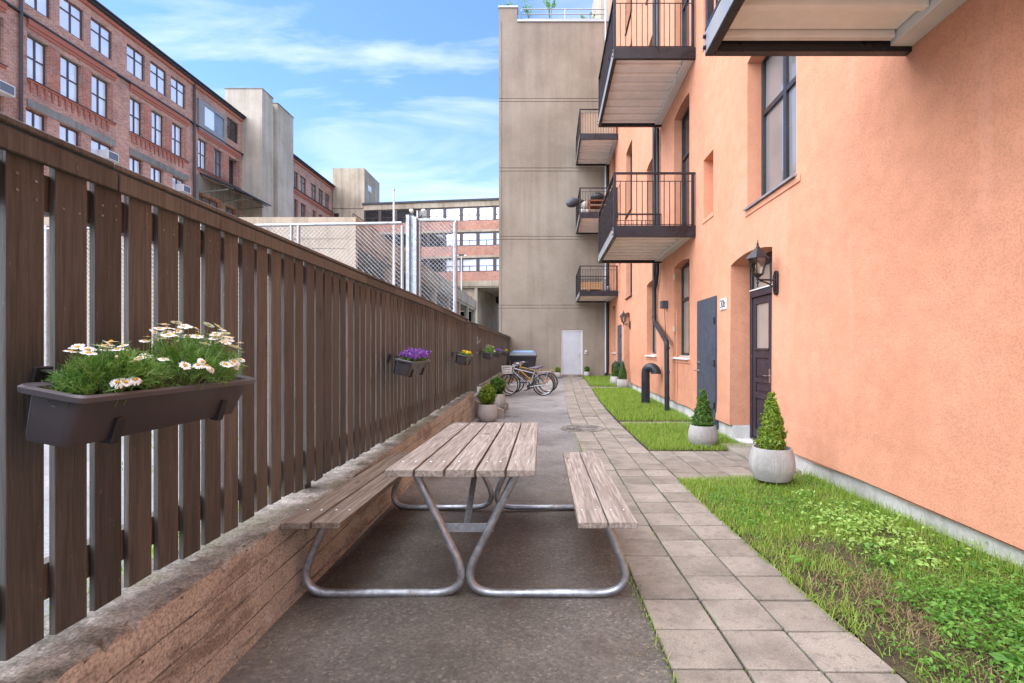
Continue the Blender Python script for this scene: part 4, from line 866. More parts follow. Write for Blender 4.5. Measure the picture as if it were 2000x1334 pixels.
# balconies
def balcony(y0, y1, zb, bars=True, railed=True):
    D = 1.77; xw = lambda y: WX(y); h = .215
    PB = lambda u, z, d: (3.14+.012*u-D+d, u, z)
    mb = MB(); t = .075
    mb.pbox(PB, y0, y1, zb, zb+h, 0, t); mb.pbox(PB, y0, y0+t, zb, zb+h, t+.001, D); mb.pbox(PB, y1-t, y1, zb, zb+h, t+.001, D); mb.cur = 1
    mb.pbox(PB, y0+.002, y1-.002, zb+.012, zb+h-.012, -.006, -.0005); mb.cur = 0
    b_ = mb.build('balcony', [M['black'], M['beamside']], apt, bev=.006)
    mb = MB(); n = int((y1-y0-2*t)/.42)+1
    ys_ = np.linspace(y0+t+.01, y1-t-.01, n+1)
    for p, q in zip(ys_, ys_[1:]):
        mb.pbox(PB, p+.006, q-.088, zb+.125, zb+.15, t+.002, D-.2); mb.pbox(PB, q-.074, q-.008, zb+.075, zb+.15, t+.002, D-.2)
    mb.build('soffit', M['soffit'], b_, bev=.008)
    mb = MB(); mb.pbox(PB, y0+t+.002, y1-t-.002, zb+.04, zb+.16, D-.195, D-.003); mb.build('wall_beam', M['ledger'], b_, bev=.005)
    mb = MB(); mb.pbox(PB, y0+.004, y1-.004, zb+h+.001, zb+h+.03, -.004, D-.003); mb.build('deck', M['black'], b_)
    mb = MB()
    for yy in (y0+.03, y1-.03):
        for zz in (zb+.06, zb+.155): x, y, z = PB(yy, zz, -.006); mb.lathe([(.016, -.022), (.016, -.004), (.024, -.003), (.024, 0)], (x, y, z), 6, 0)
    for dd in (.03, D-.09, D-.04):
        for zz in (zb+.06, zb+.155):
            for yy, s_ in ((y0, -1), (y1, 1)):
                x, y, z = PB(yy, zz, dd); mb.lathe([(.014, s_*.014), (.014, 0)], (x, y, z), 6, 1)
    mb.build('bolt', M['black'], b_)
    if railed:
        mb = MB(); z0 = zb+h; zt = z0+1.14; zm = zt-.16; r = .022
        for (u, d) in ((y0+.03, .03), (y1-.03, .03), (y0+.03, D-.06), (y1-.03, D-.06)): mb.pbox(PB, u-.028, u+.028, z0, zt, d-.028, d+.028)
        mb.pbox(PB, y0, y1, zt, zt+.035, 0, .06)
        for u in (y0+.0, y1-.06): mb.pbox(PB, u, u+.06, zt, zt+.035, .061, D-.01)
        mb.pbox(PB, y0+.06, y1-.06, zm, zm+.014, .022, .036)
        for u in (y0+.02, y1-.034): mb.pbox(PB, u, u+.014, zm, zm+.014, .06, D-.08)
        mb.pbox(PB, y0+.06, y1-.06, z0+.05, z0+.064, .022, .036)
        for u in (y0+.02, y1-.034): mb.pbox(PB, u, u+.014, z0+.05, z0+.064, .06, D-.08)
        rd = .0075; k = 0; u = y0+.13
        while u < y1-.1: zt_ = zt if k % 5 == 2 else zm; mb.pbox(PB, u-rd, u+rd, z0+.0, zt_, .029-rd, .029+rd); u += .118; k += 1
        d = .15; k = 0
        while d < D-.12:
            zt_ = zt if k % 5 == 3 else zm
            for uu in (y0+.027, y1-.027): mb.pbox(PB, uu-rd, uu+rd, z0, zt_, d-rd, d+rd)
            d += .118; k += 1
        mb.build('railing', M['black'], b_)
    return b_
balcony(.8, 4.33, 4.07)
for z in (3.89, 7.72): balcony(10.55, 13.85, z)
for z in (3.89, 7.47, 11.07): balcony(22.5, 25.8, z)

# downpipes belong to the building
def pipe(pts, r, mt='blackpipe', name='downpipe', fl=.12, collars=()):
    mb = MB(); mb.tube(fillet(pts, fl, 5), r, 12)
    for (x, y, z) in collars: mb.lathe([(r+.008, -.02), (r+.008, .02)], (x, y, z), 14)
    o_ = mb.build(name, M[mt], apt, smooth=40)
    return o_
X1 = WX(14.3)-.09; X2 = WX(12.3)-.2
pipe([(X1, 14.3, 20), (X1, 14.3, 2.28), (X2, 12.35, 1.66), (X2, 12.3, g(12)-.05)], .062, collars=[(X1, 14.3, z) for z in (2.4, 3.3, 5.6, 8.2)]+[(X2, 12.3, 1.5), (X2, 12.3, .9), (X2, 12.3, .25)])
pipe([(WX(13.97)-.07, 13.97, 7.75), (WX(13.97)-.07, 13.97, 3.62), (X1, 14.27, 3.2)], .05, collars=[(WX(13.97)-.07, 13.97, 6.5)])
pipe([(WX(13.97)-.07, 13.97, 12.9), (WX(13.97)-.07, 13.97, 7.9)], .05)
pipe([(WX(25.9)-.10, 25.88, 12), (WX(25.9)-.10, 25.88, .25), (WX(25.9)-.25, 25.8, .08)], .055, collars=[(WX(25.9)-.10, 25.88, 1.2)])
pipe([(WX(25.9)-.19, 25.93, 20), (WX(25.9)-.19, 25.93, .0)], .04, 'white', 'grey_pipe')
pipe([(WX(12)-.02, 12.05, 2.45), (WX(12)-.02, 12.05, .2)], .012, 'stucco', 'conduit')
pipe([(WX(12)-.02, 12.22, 3.3), (WX(12)-.02, 12.22, 1.9)], .008, 'stucco', 'conduit')

# meter box and small fittings, each on its own
t_ = thing('junction_box', 'small dark box with a dangling cable on the wall by the downpipe', 'junction box', (WX(13.1), 13.1, 2.6)); x = WX(13.1)
mb = MB(); mb.box(x-.17, x-.002, 13.0, 13.22, 2.56, 2.76); mb.build('housing', M['slate'], t_, bev=.012); mb = MB(); mb.tube(fillet([(x-.08, 13.1, 2.56), (x-.06, 13.08, 2.0), (x-.02, 13.25, 1.85), (x-.01, 13.2, 1.7)], .05), .007, 6); mb.build('cable', M['black'], t_)
for yy, zz, lb in ((12.28, 3.28, 'tiny beige plastic box high on the wall beside the lower window'), (12.32, 1.98, 'tiny beige plastic box at mid height beside the lower window')):
    x = WX(yy); t_ = thing('wall_socket', lb, 'socket', (x, yy, zz)); mb = MB(); mb.box(x-.05, x-.003, yy-.045, yy+.045, zz-.07, zz+.07); mb.build('housing', M['beigeplastic'], t_, bev=.008); mb = MB(); mb.lathe([(.02, -.008), (.02, 0)], (x-.05, yy, zz), 10, 0); mb.build('cap', M['beigeplastic'], t_)
# house number
x = WX(8.87)-.006
t_ = thing('house_number_sign', 'white enamel house number plate 30b beside the entrance', 'house number', (x, 8.87, 2.2)); mb = MB(); mb.box(x-.012, x, 8.70, 9.02, 2.19, 2.40); mb.build('plate', M['signw'], t_, bev=.004)
mb = MB()
for (a, b_, c, d_) in ((8.71, 9.01, 2.198, 2.203), (8.71, 9.01, 2.387, 2.392), (8.708, 8.713, 2.198, 2.392), (9.007, 9.012, 2.198, 2.392)): mb.box(x-.0135, x-.0122, a, b_, c, d_)
mb.build('border_line', M['ink'], t_)
fc = bpy.data.curves.new('number', 'FONT'); fc.body = '30b'; fc.size = .20*S; fc.extrude = .001; fc.align_x = 'CENTER'; fc.align_y = 'CENTER'; fc.offset = .002; fc.materials.append(M['ink'])
tmp_ = bpy.data.objects.new('tmp', fc); C.objects.link(tmp_); bpy.context.view_layer.update(); lm = bpy.data.meshes.new_from_object(tmp_); bpy.data.objects.remove(tmp_)
fo = bpy.data.objects.new('lettering', lm); C.objects.link(fo); fo.parent = t_; fo.location = Vector((-.0145, -.01, .093))*S; fo.rotation_euler = (R(90), 0, R(-90)); fo.scale = (.85, 1, 1); ORG[fo.name] = ORG[t_.name]

# wall lanterns
def lantern(y, z, label):
    x = WX(y); t_ = thing('wall_lantern', label, 'wall lamp', (x, y, z), 0, 'black wall lanterns by the entrances'); cx = x-.27
    mb = MB(); mb.box(x-.035, x-.003, y-.05, y+.05, z-.12, z+.12); mb.lathe([(.05, -.03), (.05, 0)], (x-.003, y, z+.12), 14, 0); mb.lathe([(.05, -.03), (.05, 0)], (x-.003, y, z-.12), 14, 0)
    mb.box(x-.05, x-.034, y-.03, y+.03, z-.11, z+.11); mb.tube([(x-.03, y, z+.04), (cx, y, z+.045)], .014, 8); mb.tube(fillet([(x-.03, y, z-.07), (x-.14, y, z+.0), (cx+.03, y, z+.03)], .1), .012, 8); mb.build('bracket', M['black'], t_, smooth=35, bev=.004)
    mb = MB(); mb.lathe([(.002, -.09), (.012, -.085), (.006, -.05), (.018, -.03), (.010, .0), (.028, .02), (.02, .04), (.05, .065), (.062, .085), (.075, .09)], (cx, y, z+.03), 12); mb.build('finial', M['black'], t_, smooth=50)
    zb_ = z+.115; zt_ = z+.34; rb, rt = .072, .125; ring = lambda r, zz, o_=0: [(cx+r*math.cos(math.pi/3*k+o_), y+r*math.sin(math.pi/3*k+o_), zz) for k in range(6)]
    mb = MB(); A, B = ring(rb, zb_), ring(rt, zt_)
    for k in range(6):
        mb.tube([A[k], B[k]], .009, 4); mb.tube([A[k], A[(k+1) % 6]], .008, 4); mb.tube([B[k], B[(k+1) % 6]], .008, 4)
    mb.build('cage', M['black'], t_)
    mb = MB(); A, B = ring(rb-.004, zb_+.005), ring(rt-.004, zt_-.005)
    for k in range(6): mb.face([A[k], A[(k+1) % 6], B[(k+1) % 6], B[k]])
    mb.build('glass', M['clear'], t_)
    mb = MB(); loft(mb, [ring(.165, zt_-.01), ring(.158, zt_+.005), ring(.10, zt_+.07), ring(.05, zt_+.125), ring(.022, zt_+.15)], True, True); mb.lathe([(.03, .148), (.022, .165), (.012, .175), (.018, .19), (.010, .21), (.002, .26)], (cx, y, zt_), 10); mb.build('roof', M['black'], t_, smooth=30)
    mb = MB(); mb.lathe([(.014, .0), (.016, .05), (.03, .09), (.034, .12), (.02, .155), (.002, .165)], (cx, y, zb_), 12); mb.build('bulb', M['bulb'], t_, smooth=True)
lantern(6.78, 2.40, 'black six sided wall lantern beside the near entrance door')
lantern(19.1, 2.40, 'black wall lantern at the far second entrance above the round pots')

# swan-neck vents
def vent(x, y, r, h, label, hook=.17):
    gz = lawn_z(x, y); t_ = thing('vent_pipe', label, 'vent pipe', (x, y, gz)); mb = MB()
    dxv, dyv = .80, -.60
    path_ = [(x, y-.0, gz-.05), (x, y, h-hook)]
    for k in range(1, 13):
        a = math.pi*k/12; o_ = hook*(1-math.cos(a)); path_.append((x+dxv*o_, y+dyv*o_, h-hook+hook*math.sin(a)))
    e = path_[-1]; path_.append((e[0], e[1], e[2]-.02)); mb.tube(path_, [r*1.08, r]+[r*(1+.02*k) for k in range(1, 13)]+[r*1.28], 20, caps=False)
    mb.lathe([(r+.012, -.012), (r+.012, .012)], (x, y, h-hook-.1), 20); mb.build('pipe', M['blackpipe'], t_, smooth=50)
    mb = MB(); mb.lathe([(r*.9, 0), (.0001, .0)], (x, y, gz+.01), 16); mb.lathe([(r*1.4, -.01), (r*1.25, .03), (r, .05)], (x, y, gz), 20, cap=False); mb.build('base_collar', M['blackpipe'], t_, smooth=50)
vent(2.88, 13.9, .115, .96, 'thick black swan-neck vent pipe rising from the lawn by the downpipe', .155)
vent(3.12, 21.9, .10, .80, 'small black vent pipe half hidden behind the farthest cone pots', .10)

# potted plants
def potted(x, y, D, H, label, shape, hs, seed, mt, leafy, z=None, group='clipped evergreens in grey pots', ribs=False, fr=.17):
    gz = (lawn_z(x, y) if x > 1.63 else g(y)) if z is None else z
    t_ = thing('potted_topiary', label, 'potted plant', (x, y, gz), random.uniform(0, 6), group, local=True); R_ = D/2; r = np.random.default_rng(seed)
    prof = [(R_*.62, 0), (R_*.80, H*.05), (R_*.97, H*.30), (R_, H*.48), (R_*.95, H*.75), (R_*.86, H*.97), (R_*.845, H), (R_*.80, H), (R_*.775, H*.97), (R_*.76, H*.86), (.001, H*.85)]
    mb = MB(); n = 256 if ribs else 40; mb.lathe(prof, (0, 0, 0), n, cap=False); 
    if ribs:
        for i, (vx, vy, vz) in enumerate(mb.v):
            k = i % n; rad = math.hypot(vx, vy)
            if vz < H*.95 and rad > R_*.8: q = 1+.007*(1 if k % 4 < 2 else -.8)*(1+.25*math.sin(k*.37)); mb.v[i] = (vx*q, vy*q, vz)
    mb.lathe([(R_*.62, .001), (.001, .001)], n=20, cap=False)
    mb.build('pot', M['pot'], t_, smooth=60 if not ribs else 25)
    mb = MB(); mb.lathe([(R_*.765, H*.88), (R_*.4, H*.90), (.001, H*.91)], n=20, cap=False); mb.build('soil', M['soil'], t_)
    mb = MB(); mb.tube([(0, 0, H*.85), (.01, 0, H+hs*.5), (0, .01, H+hs*.9)], [.02, .014, .005], 7)
    if shape == 'ball':
        for k in range(9): a = k*2.4; mb.tube([(0, 0, H*.95+.02*k), (fr*.7*math.cos(a), fr*.7*math.sin(a), H+hs*.35+.02*k)], [.008, .004], 5)
    mb.build('trunk', M['bark'], t_, smooth=True)
    n = leafy
    if shape == 'cone':
        nk = n//14; u = 1-np.sqrt(r.random(nk)); th = r.uniform(0, 6.283, nk); zz = H*.93+u*hs
        lump = 1+.12*np.sin(th*3+u*9+seed)+.09*np.sin(u*31+th*2); rr = (fr*(1-u)**.82*(1-.25*(u < .08))+.012)*lump; rr *= r.uniform(.78, 1.04, nk)
        tips = r.random(nk) < .05; rr = np.where(tips, rr*1.18+.01, rr)
        cc = np.stack([rr*np.cos(th), rr*np.sin(th), zz], 1); on = np.stack([np.cos(th), np.sin(th), np.full(nk, .45)], 1)
        per = 14; cen = np.repeat(cc, per, 0)+r.normal(0, .011 if D > .4 else .014, (nk*per, 3)); nr = np.repeat(on, per, 0)+r.normal(0, .75, (nk*per, 3))
        nin = n//3; u = r.random(nin); th = r.uniform(0, 6.283, nin); q = fr*(1-u)**.82*r.uniform(.2, .78, nin)
        cen2 = np.stack([q*np.cos(th), q*np.sin(th), H*.93+u*hs*.95], 1); nr2 = r.normal(0, 1, (nin, 3))
    else:
        nk = n//14; d = r.normal(size=(nk, 3)); d /= np.linalg.norm(d, axis=1)[:, None]; lump = 1+.10*np.sin(d[:, 0]*7+seed)+.08*np.sin(d[:, 2]*9+d[:, 1]*5)
        rr = (fr*lump*r.uniform(.78, 1.06, nk))[:, None]; cc = d*rr*np.array([1, 1, hs/(2*fr)])+np.array([0, 0, H+hs*.47]); per = 14
        cen = np.repeat(cc, per, 0)+r.normal(0, .013, (nk*per, 3)); nr = np.repeat(d, per, 0)+r.normal(0, .75, (nk*per, 3)); nin = n//3
        d2 = r.normal(size=(nin, 3)); d2 /= np.linalg.norm(d2, axis=1)[:, None]; cen2 = d2*(fr*r.uniform(.2, .8, nin))[:, None]*np.array([1, 1, hs/(2*fr)])+np.array([0, 0, H+hs*.47]); nr2 = r.normal(0, 1, (nin, 3))
    nr /= np.linalg.norm(nr, axis=1)[:, None]; nr2 /= np.linalg.norm(nr2, axis=1)[:, None]
    ls = .0125 if shape == 'cone' and y < 10 else .017
    V1, F1 = leaves(cen, nr, ls, r, .62, .3); V2, F2 = leaves(cen2, nr2, ls*1.4, r, .7, .2)
    fast('foliage', np.concatenate([V1, V2]), np.concatenate([F1, F2+len(V1)]), M[mt], t_)
potted(2.60, 5.60, .485, .375, 'grey ribbed pot with the tall yellow-green cone bush beside the front door', 'cone', .66, 3, 'box1', 13000, z=.0, ribs=True, fr=.137)
potted(2.60, 8.03, .47, .345, 'grey pot with a dark green cone bush before the near steel door', 'cone', .62, 4, 'box2', 11000, ribs=True, fr=.158)
potted(3.06, 19.0, .46, .37, 'right one of the two cone bushes at the far entrance', 'cone', .72, 5, 'box2', 5000, fr=.16)
potted(3.02, 20.7, .46, .37, 'left one of the two cone bushes at the far entrance', 'cone', .72, 6, 'box2', 5000, fr=.16)
potted(-1.26, 11.0, .45, .39, 'pot with a round bush at the foot of the wall behind the picnic table', 'ball', .42, 7, 'box1', 5200, fr=.185)
potted(-1.14, 12.1, .42, .36, 'round bush in a pot standing on the steps behind the nearer round bush', 'ball', .42, 8, 'box2', 5000, z=.02, fr=.19)
potted(.72, 25.4, .34, .30, 'small ball bush in a white pot left of the end wall door', 'ball', .26, 9, 'box1', 2500, fr=.13)
potted(2.25, 25.6, .32, .26, 'small ball bush in a white pot right of the end wall door', 'ball', .26, 10, 'box2', 2500, z=.02, fr=.13)

# ------------------------------------------------------------------ end building
PE = lambda u, z, d: (u, 26.0+d, z)
endb = thing('concrete_building', 'tall windowless taupe building closing the far end of the yard', 'building', (.5, 26, 0))
mb = MB(); XL, XR = -2.37, 4.6
bands = [(-.5, 3.60), (3.63, 3.76), (3.79, 7.24), (7.27, 7.40), (7.43, 10.85), (10.88, 11.02), (11.05, 14.53), (14.56, 14.69), (14.72, 18.75)]
for i, (a, b_) in enumerate(bands):
    if i == 0: wall(mb, PE, XL+.16, XR, a, b_, [dict(u0=.93, u1=2.05, z0=-.03, z1=2.46, d=.12)])
    else: mb.face([PE(XL+.16, a, 0), PE(XR, a, 0), PE(XR, b_, 0), PE(XL+.16, b_, 0)])
    mb.face([PE(XL, a, 0), PE(XL+.135, a, 0), PE(XL+.135, b_, 0), PE(XL, b_, 0)])
for (a, b_) in zip(bands, bands[1:]):
    for z in (a[1], b_[0]): mb.face([PE(XL, z, 0), PE(XR, z, 0), PE(XR, z, .03), PE(XL, z, .03)])
mb.face([PE(XL, -.5, 0), PE(XL, 18.75, 0), PE(XL, 18.75, 14), PE(XL, -.5, 14)]); mb.face([PE(XL, 3.5, .03), PE(XR, 3.5, .03), PE(XR, 18.75, .03), PE(XL, 18.75, .03)])
mb.face([PE(XL, -.5, .125), PE(.90, -.5, .125), PE(.90, 3.6, .125), PE(XL, 3.6, .125)])
mb.face([PE(XL, 18.75, 0), PE(XR, 18.75, 0), PE(XR, 18.75, 14), PE(XL, 18.75, 14)]); mb.box(XL, -1.40, 26.0, 26.5, 18.75, 19.5); mb.build('wall', M['endwall'], endb)
mb = MB(); mb.pbox(PE, .28, .925, -.4, 3.02, -.025, -.001); mb.pbox(PE, 2.055, 3.2, -.4, 3.02, -.025, -.001); mb.pbox(PE, .925, 2.055, 2.47, 3.02, -.025, -.001); mb.build('raised_panel', M['endwall'], endb)
mb = MB(); mb.pbox(PE, -1.40, XR, 18.751, 18.87, -.06, .5); mb.pbox(PE, XL-.04, -1.36, 19.501, 19.60, -.05, .56); mb.build('coping', M['greymetal'], endb)
mb = MB(); mb.pbox(PE, .93, .985, -.03, 2.44, .03, .11); mb.pbox(PE, 1.995, 2.05, -.03, 2.44, .03, .11); mb.pbox(PE, .985, 1.995, 2.385, 2.44, .03, .11); fr = mb.build('door_frame', M['white'], endb)
mb = MB(); mb.pbox(PE, .987, 1.993, .10, 2.383, .05, .1); dr = mb.build('door', M['greydoor'], endb, bev=.006)
mb = MB(); mb.box(1.86, 1.90, 26.02, 26.05, 1.05, 1.25); mb.tube([(1.88, 26.04, 1.12), (1.88, 25.98, 1.12), (1.76, 25.98, 1.12)], .012, 6); mb.build('door_handle', M['steel'], dr)
mb = MB(); mb.pbox(PE, .90, 2.08, -.3, .095, -.10, .12); mb.build('threshold', M['sandstone'], endb, bev=.01)
t_ = thing('door_intercom', 'small white intercom box on the end wall right of the grey door', 'intercom', (2.2, 25.97, 1.3)); mb = MB(); mb.box(2.17, 2.29, 25.92, 25.974, 1.2, 1.38); mb.build('housing', M['white'], t_, bev=.01); mb = MB(); mb.box(2.20, 2.26, 25.912, 25.919, 1.23, 1.32); mb.build('button', M['blackplastic'], t_)
mb = MB()
for z in (19.08, 19.33, 19.6): mb.tube([(-1.15, 26.25, z), (3.3, 26.25, z)], .025, 6)
mb.tube(fillet([(-1.2, 26.25, 18.85), (-1.2, 26.25, 19.61), (-.9, 26.25, 19.61)], .15), .03, 6); mb.tube(fillet([(3.4, 26.25, 18.85), (3.4, 26.25, 19.61), (3.1, 26.25, 19.61)], .15), .03, 6); mb.tube([(1.15, 26.25, 18.85), (1.15, 26.25, 19.6)], .04, 6); mb.build('roof_railing', M['greymetal'], endb, smooth=40)
mb = MB(); mb.box(3.2, 6.5, 27.5, 33, 18.7, 24); mb.build('roof_hut', M['tower'], endb)
def roof_plant(x, y, z, h, label, seed, w=.3, n=160):
    t_ = thing('roof_plant', label, 'plant', (x, y, z), 0, 'plants on the roof terrace'); r = np.random.default_rng(seed); mb = MB(); cs = []
    for k in range(7):
        a = r.uniform(0, 6.28); e = Vector((x+w*math.cos(a)*r.uniform(.4, 1.5), y+w*math.sin(a), z+h*r.uniform(.5, 1))); m_ = Vector((x+(e.x-x)*.3, y, z+h*.5)); mb.tube([(x, y, z), m_, e], [.018, .012, .005], 5)
        for q in np.linspace(.3, 1, 9): cs.append(np.array(m_.lerp(e, q)))
    mb.build('stem', M['stem'], t_); cs = np.array(cs); cen = cs[r.integers(0, len(cs), n)]+r.normal(0, .06, (n, 3)); nr = r.normal(size=(n, 3)); nr /= np.linalg.norm(nr, axis=1)[:, None]
    fast('foliage', *leaves(cen, nr, .055, r), M['weed'], t_)
roof_plant(-1.9, 26.4, 19.5, .75, 'small climbing shoot on the raised left corner of the roof', 1, .2, 60)
roof_plant(-.8, 26.5, 18.8, 1.6, 'thin leafy shoot behind the left end of the roof railing', 2, .3, 120)
roof_plant(.35, 26.5, 18.8, 1.9, 'tallest leafy plant in the middle of the roof railing', 3, .4, 230)
roof_plant(2.45, 26.5, 18.8, .7, 'low dark plant at the right end of the roof railing', 4, .35, 130)

# things on the far balconies
zd = 7.47+.245
t_ = thing('kettle_grill', 'round black kettle grill on a wooden trolley on the middle far balcony', 'grill', (2.6, 23.4, zd)); cx, cy = 2.55, 23.2
mb = MB(); mb.lathe([(.05, .62), (.26, .72), (.33, .84), (.34, .88), (.34, .90), (.30, 1.0), (.16, 1.08), (.02, 1.10)], (cx, cy, zd), 24); mb.tube([(cx-.08, cy, zd+1.09), (cx-.08, cy, zd+1.16), (cx+.08, cy, zd+1.16), (cx+.08, cy, zd+1.09)], .015, 6); mb.build('kettle', M['blackpipe'], t_, smooth=45)
mb = MB()
for a in (-.42, .42):
    for b_ in (-.25, .25): mb.box(cx+a-.03, cx+a+.03, cy+b_-.03, cy+b_+.03, zd, zd+.72)
for z in (.12, .42, .66): mb.box(cx-.45, cx+.45, cy-.28, cy+.28, zd+z, zd+z+.05)
mb.build('trolley', M['redwood'], t_, bev=.006)
t_ = thing('cushion_pile', 'pale and striped cushions heaped behind the railing of the middle far balcony', 'cushions', (1.95, 23, zd)); 
for (a, z, w, h) in ((1.82, .0, .16, .3), (2.02, .02, .14, .26), (1.93, .34, .15, .3)): mb = MB(); mb.lathe([(w*.6, 0), (w, h*.2), (w*.9, h*.6), (w, h*.8), (w*.4, h)], (a, 23.0, zd+z), 12); mb.build('cushion', M['cloth'], t_, smooth=True)
t_ = thing('covered_parasol', 'dark grey hooded cover jutting out past the corner of the middle far balcony', 'cover', (1.4, 23.5, zd+.7)); mb = MB()
c0 = [Vector((1.95, 23.9, zd+.92)), Vector((1.62, 23.6, zd+.84)), Vector((1.38, 23.4, zd+.72)), Vector((1.18, 23.2, zd+.60)), Vector((1.12, 23.15, zd+.54))]; mb.tube(c0, [.06, .15, .24, .17, .08], 10); mb.build('hood', M['greencoat'], t_, smooth=40); mb = MB(); mb.tube([(1.95, 23.9, zd), (1.95, 23.9, zd+.95)], .03, 8); mb.build('pole', M['black'], t_)
zd = 11.07+.245
t_ = thing('reed_screen', 'pale reed screen tied inside the railing of the top far balcony', 'screen', (2.4, 22.6, zd)); mb = MB()
for k in range(75): x = 1.70+.0205*k; mb.tube([(x, 22.61+random.uniform(-.006, .006), zd+.02), (x, 22.61, zd+1.0+random.uniform(-.03, .01))], .0095, 5)
for k in range(120): y = 22.66+.026*k; x = 3.14+.012*y-1.77+.07; mb.tube([(x, y, zd+.02), (x, y, zd+1.0)], .012, 5)
mb.build('reeds', M['bamboo'], t_); mb = MB()
for z in (.2, .5, .8): mb.box(1.70, 3.25, 22.622, 22.626, zd+z, zd+z+.01)
mb.build('binding_wire', M['black'], t_)
zd = 3.89+.245
t_ = thing('garden_bench', 'honey coloured slatted wooden bench on the lowest far balcony', 'bench', (2.35, 25, zd)); mb = MB()
for k in range(6): mb.box(1.75, 2.28, 25.1, 25.13, zd+.30+.075*k, zd+.35+.075*k); mb.box(2.34, 2.92, 25.1, 25.13, zd+.30+.075*k, zd+.35+.075*k)
for x in (1.72, 2.28, 2.92): mb.box(x, x+.05, 25.08, 25.15, zd, zd+.78)
mb.build('backrest', M['oak'], t_); mb = MB()
for k in range(6): mb.box(1.74, 2.94, 24.55+.09*k, 24.62+.09*k, zd+.26, zd+.285)
mb.build('seat', M['oak'], t_)
for x in (1.76, 2.86):
    mb = MB(); mb.box(x, x+.06, 24.55, 24.61, zd, zd+.258); mb.build('leg', M['oak'], t_)
t_ = thing('low_table', 'low wooden table in front of the bench on the lowest far balcony', 'table', (2.35, 23.4, zd)); mb = MB()
for k in range(5): mb.box(2.1, 2.75, 23.1+.13*k, 23.22+.13*k, zd+.13, zd+.155)
mb.build('tabletop', M['oak'], t_); 
for x in (2.12, 2.68):
    mb = MB(); mb.box(x, x+.05, 23.12, 23.7, zd, zd+.128); mb.build('leg', M['oak'], t_)
for x, r_, lb in ((1.90, .055, 'small dark cup-shaped planter at the left of the lowest far balcony floor'), (2.98, .10, 'round dark jug at the right of the lowest far balcony floor')):
    t_ = thing('clay_pot', lb, 'pot', (x, 22.75, zd)); mb = MB(); mb.lathe([(r_*.7, 0), (r_, r_*.8), (r_*.85, r_*1.7), (r_*.5, r_*2.0)], (x, 22.75, zd), 16); mb.build('body', M['slate'], t_, smooth=50); mb = MB(); mb.lathe([(r_*.55, 0), (r_*.6, .02), (r_*.3, .03)], (x, 22.75, zd+r_*2), 12); mb.build('lid', M['white'], t_)

# ------------------------------------------------------------------ waste container
bz = g(24); t_ = thing('waste_container', 'large dark wheeled waste container with grey-blue lid against the end wall', 'waste container', (-.95, 24.6, bz)); x0, x1, y0, y1 = -1.68, -.36, 24.1, 25.1
mb = MB(); loft(mb, [[(a, b_, bz+.14) for a, b_ in rrect(x0+.12, x1-.12, y0+.12, y1-.08, .06)], [(a, b_, bz+.95) for a, b_ in rrect(x0+.03, x1-.03, y0+.03, y1-.03, .06)], [(a, b_, bz+1.14) for a, b_ in rrect(x0+.0, x1-.0, y0, y1, .06)]]); mb.box(x0-.02, x1+.02, y0-.03, y1, bz+1.10, bz+1.18); mb.build('body', M['binbody'], t_, smooth=40)
mb = MB(); mb.hexa([(x0-.03, y0-.05, bz+1.185), (x1+.03, y0-.05, bz+1.185), (x1+.03, y1, bz+1.185), (x0-.03, y1, bz+1.185), (x0+.02, y0+.02, bz+1.30), (x1-.02, y0+.02, bz+1.30), (x1-.04, y1, bz+1.40), (x0+.04, y1, bz+1.40)]); ld = mb.build('lid', M['binlid'], t_, bev=.02)
mb = MB(); mb.hexa([(x0+.12, y0+.3, bz+1.34), (x1-.14, y0+.3, bz+1.34), (x1-.14, y1-.02, bz+1.36), (x0+.12, y1-.02, bz+1.36), (x0+.14, y0+.35, bz+1.38), (x1-.16, y0+.35, bz+1.38), (x1-.16, y1-.03, bz+1.44), (x0+.14, y1-.03, bz+1.44)]); mb.build('lid_panel', M['binblue'], ld)
for a in (x0+.2, x1-.2):
    for b_ in (y0+.22, y1-.22): mb = MB(); mb.lathe([(.085, -.025), (.09, -.02), (.09, .02), (.085, .025)], (a, b_, bz+.09), 14, 0); mb.build('wheel', M['rubber'], t_, smooth=40)

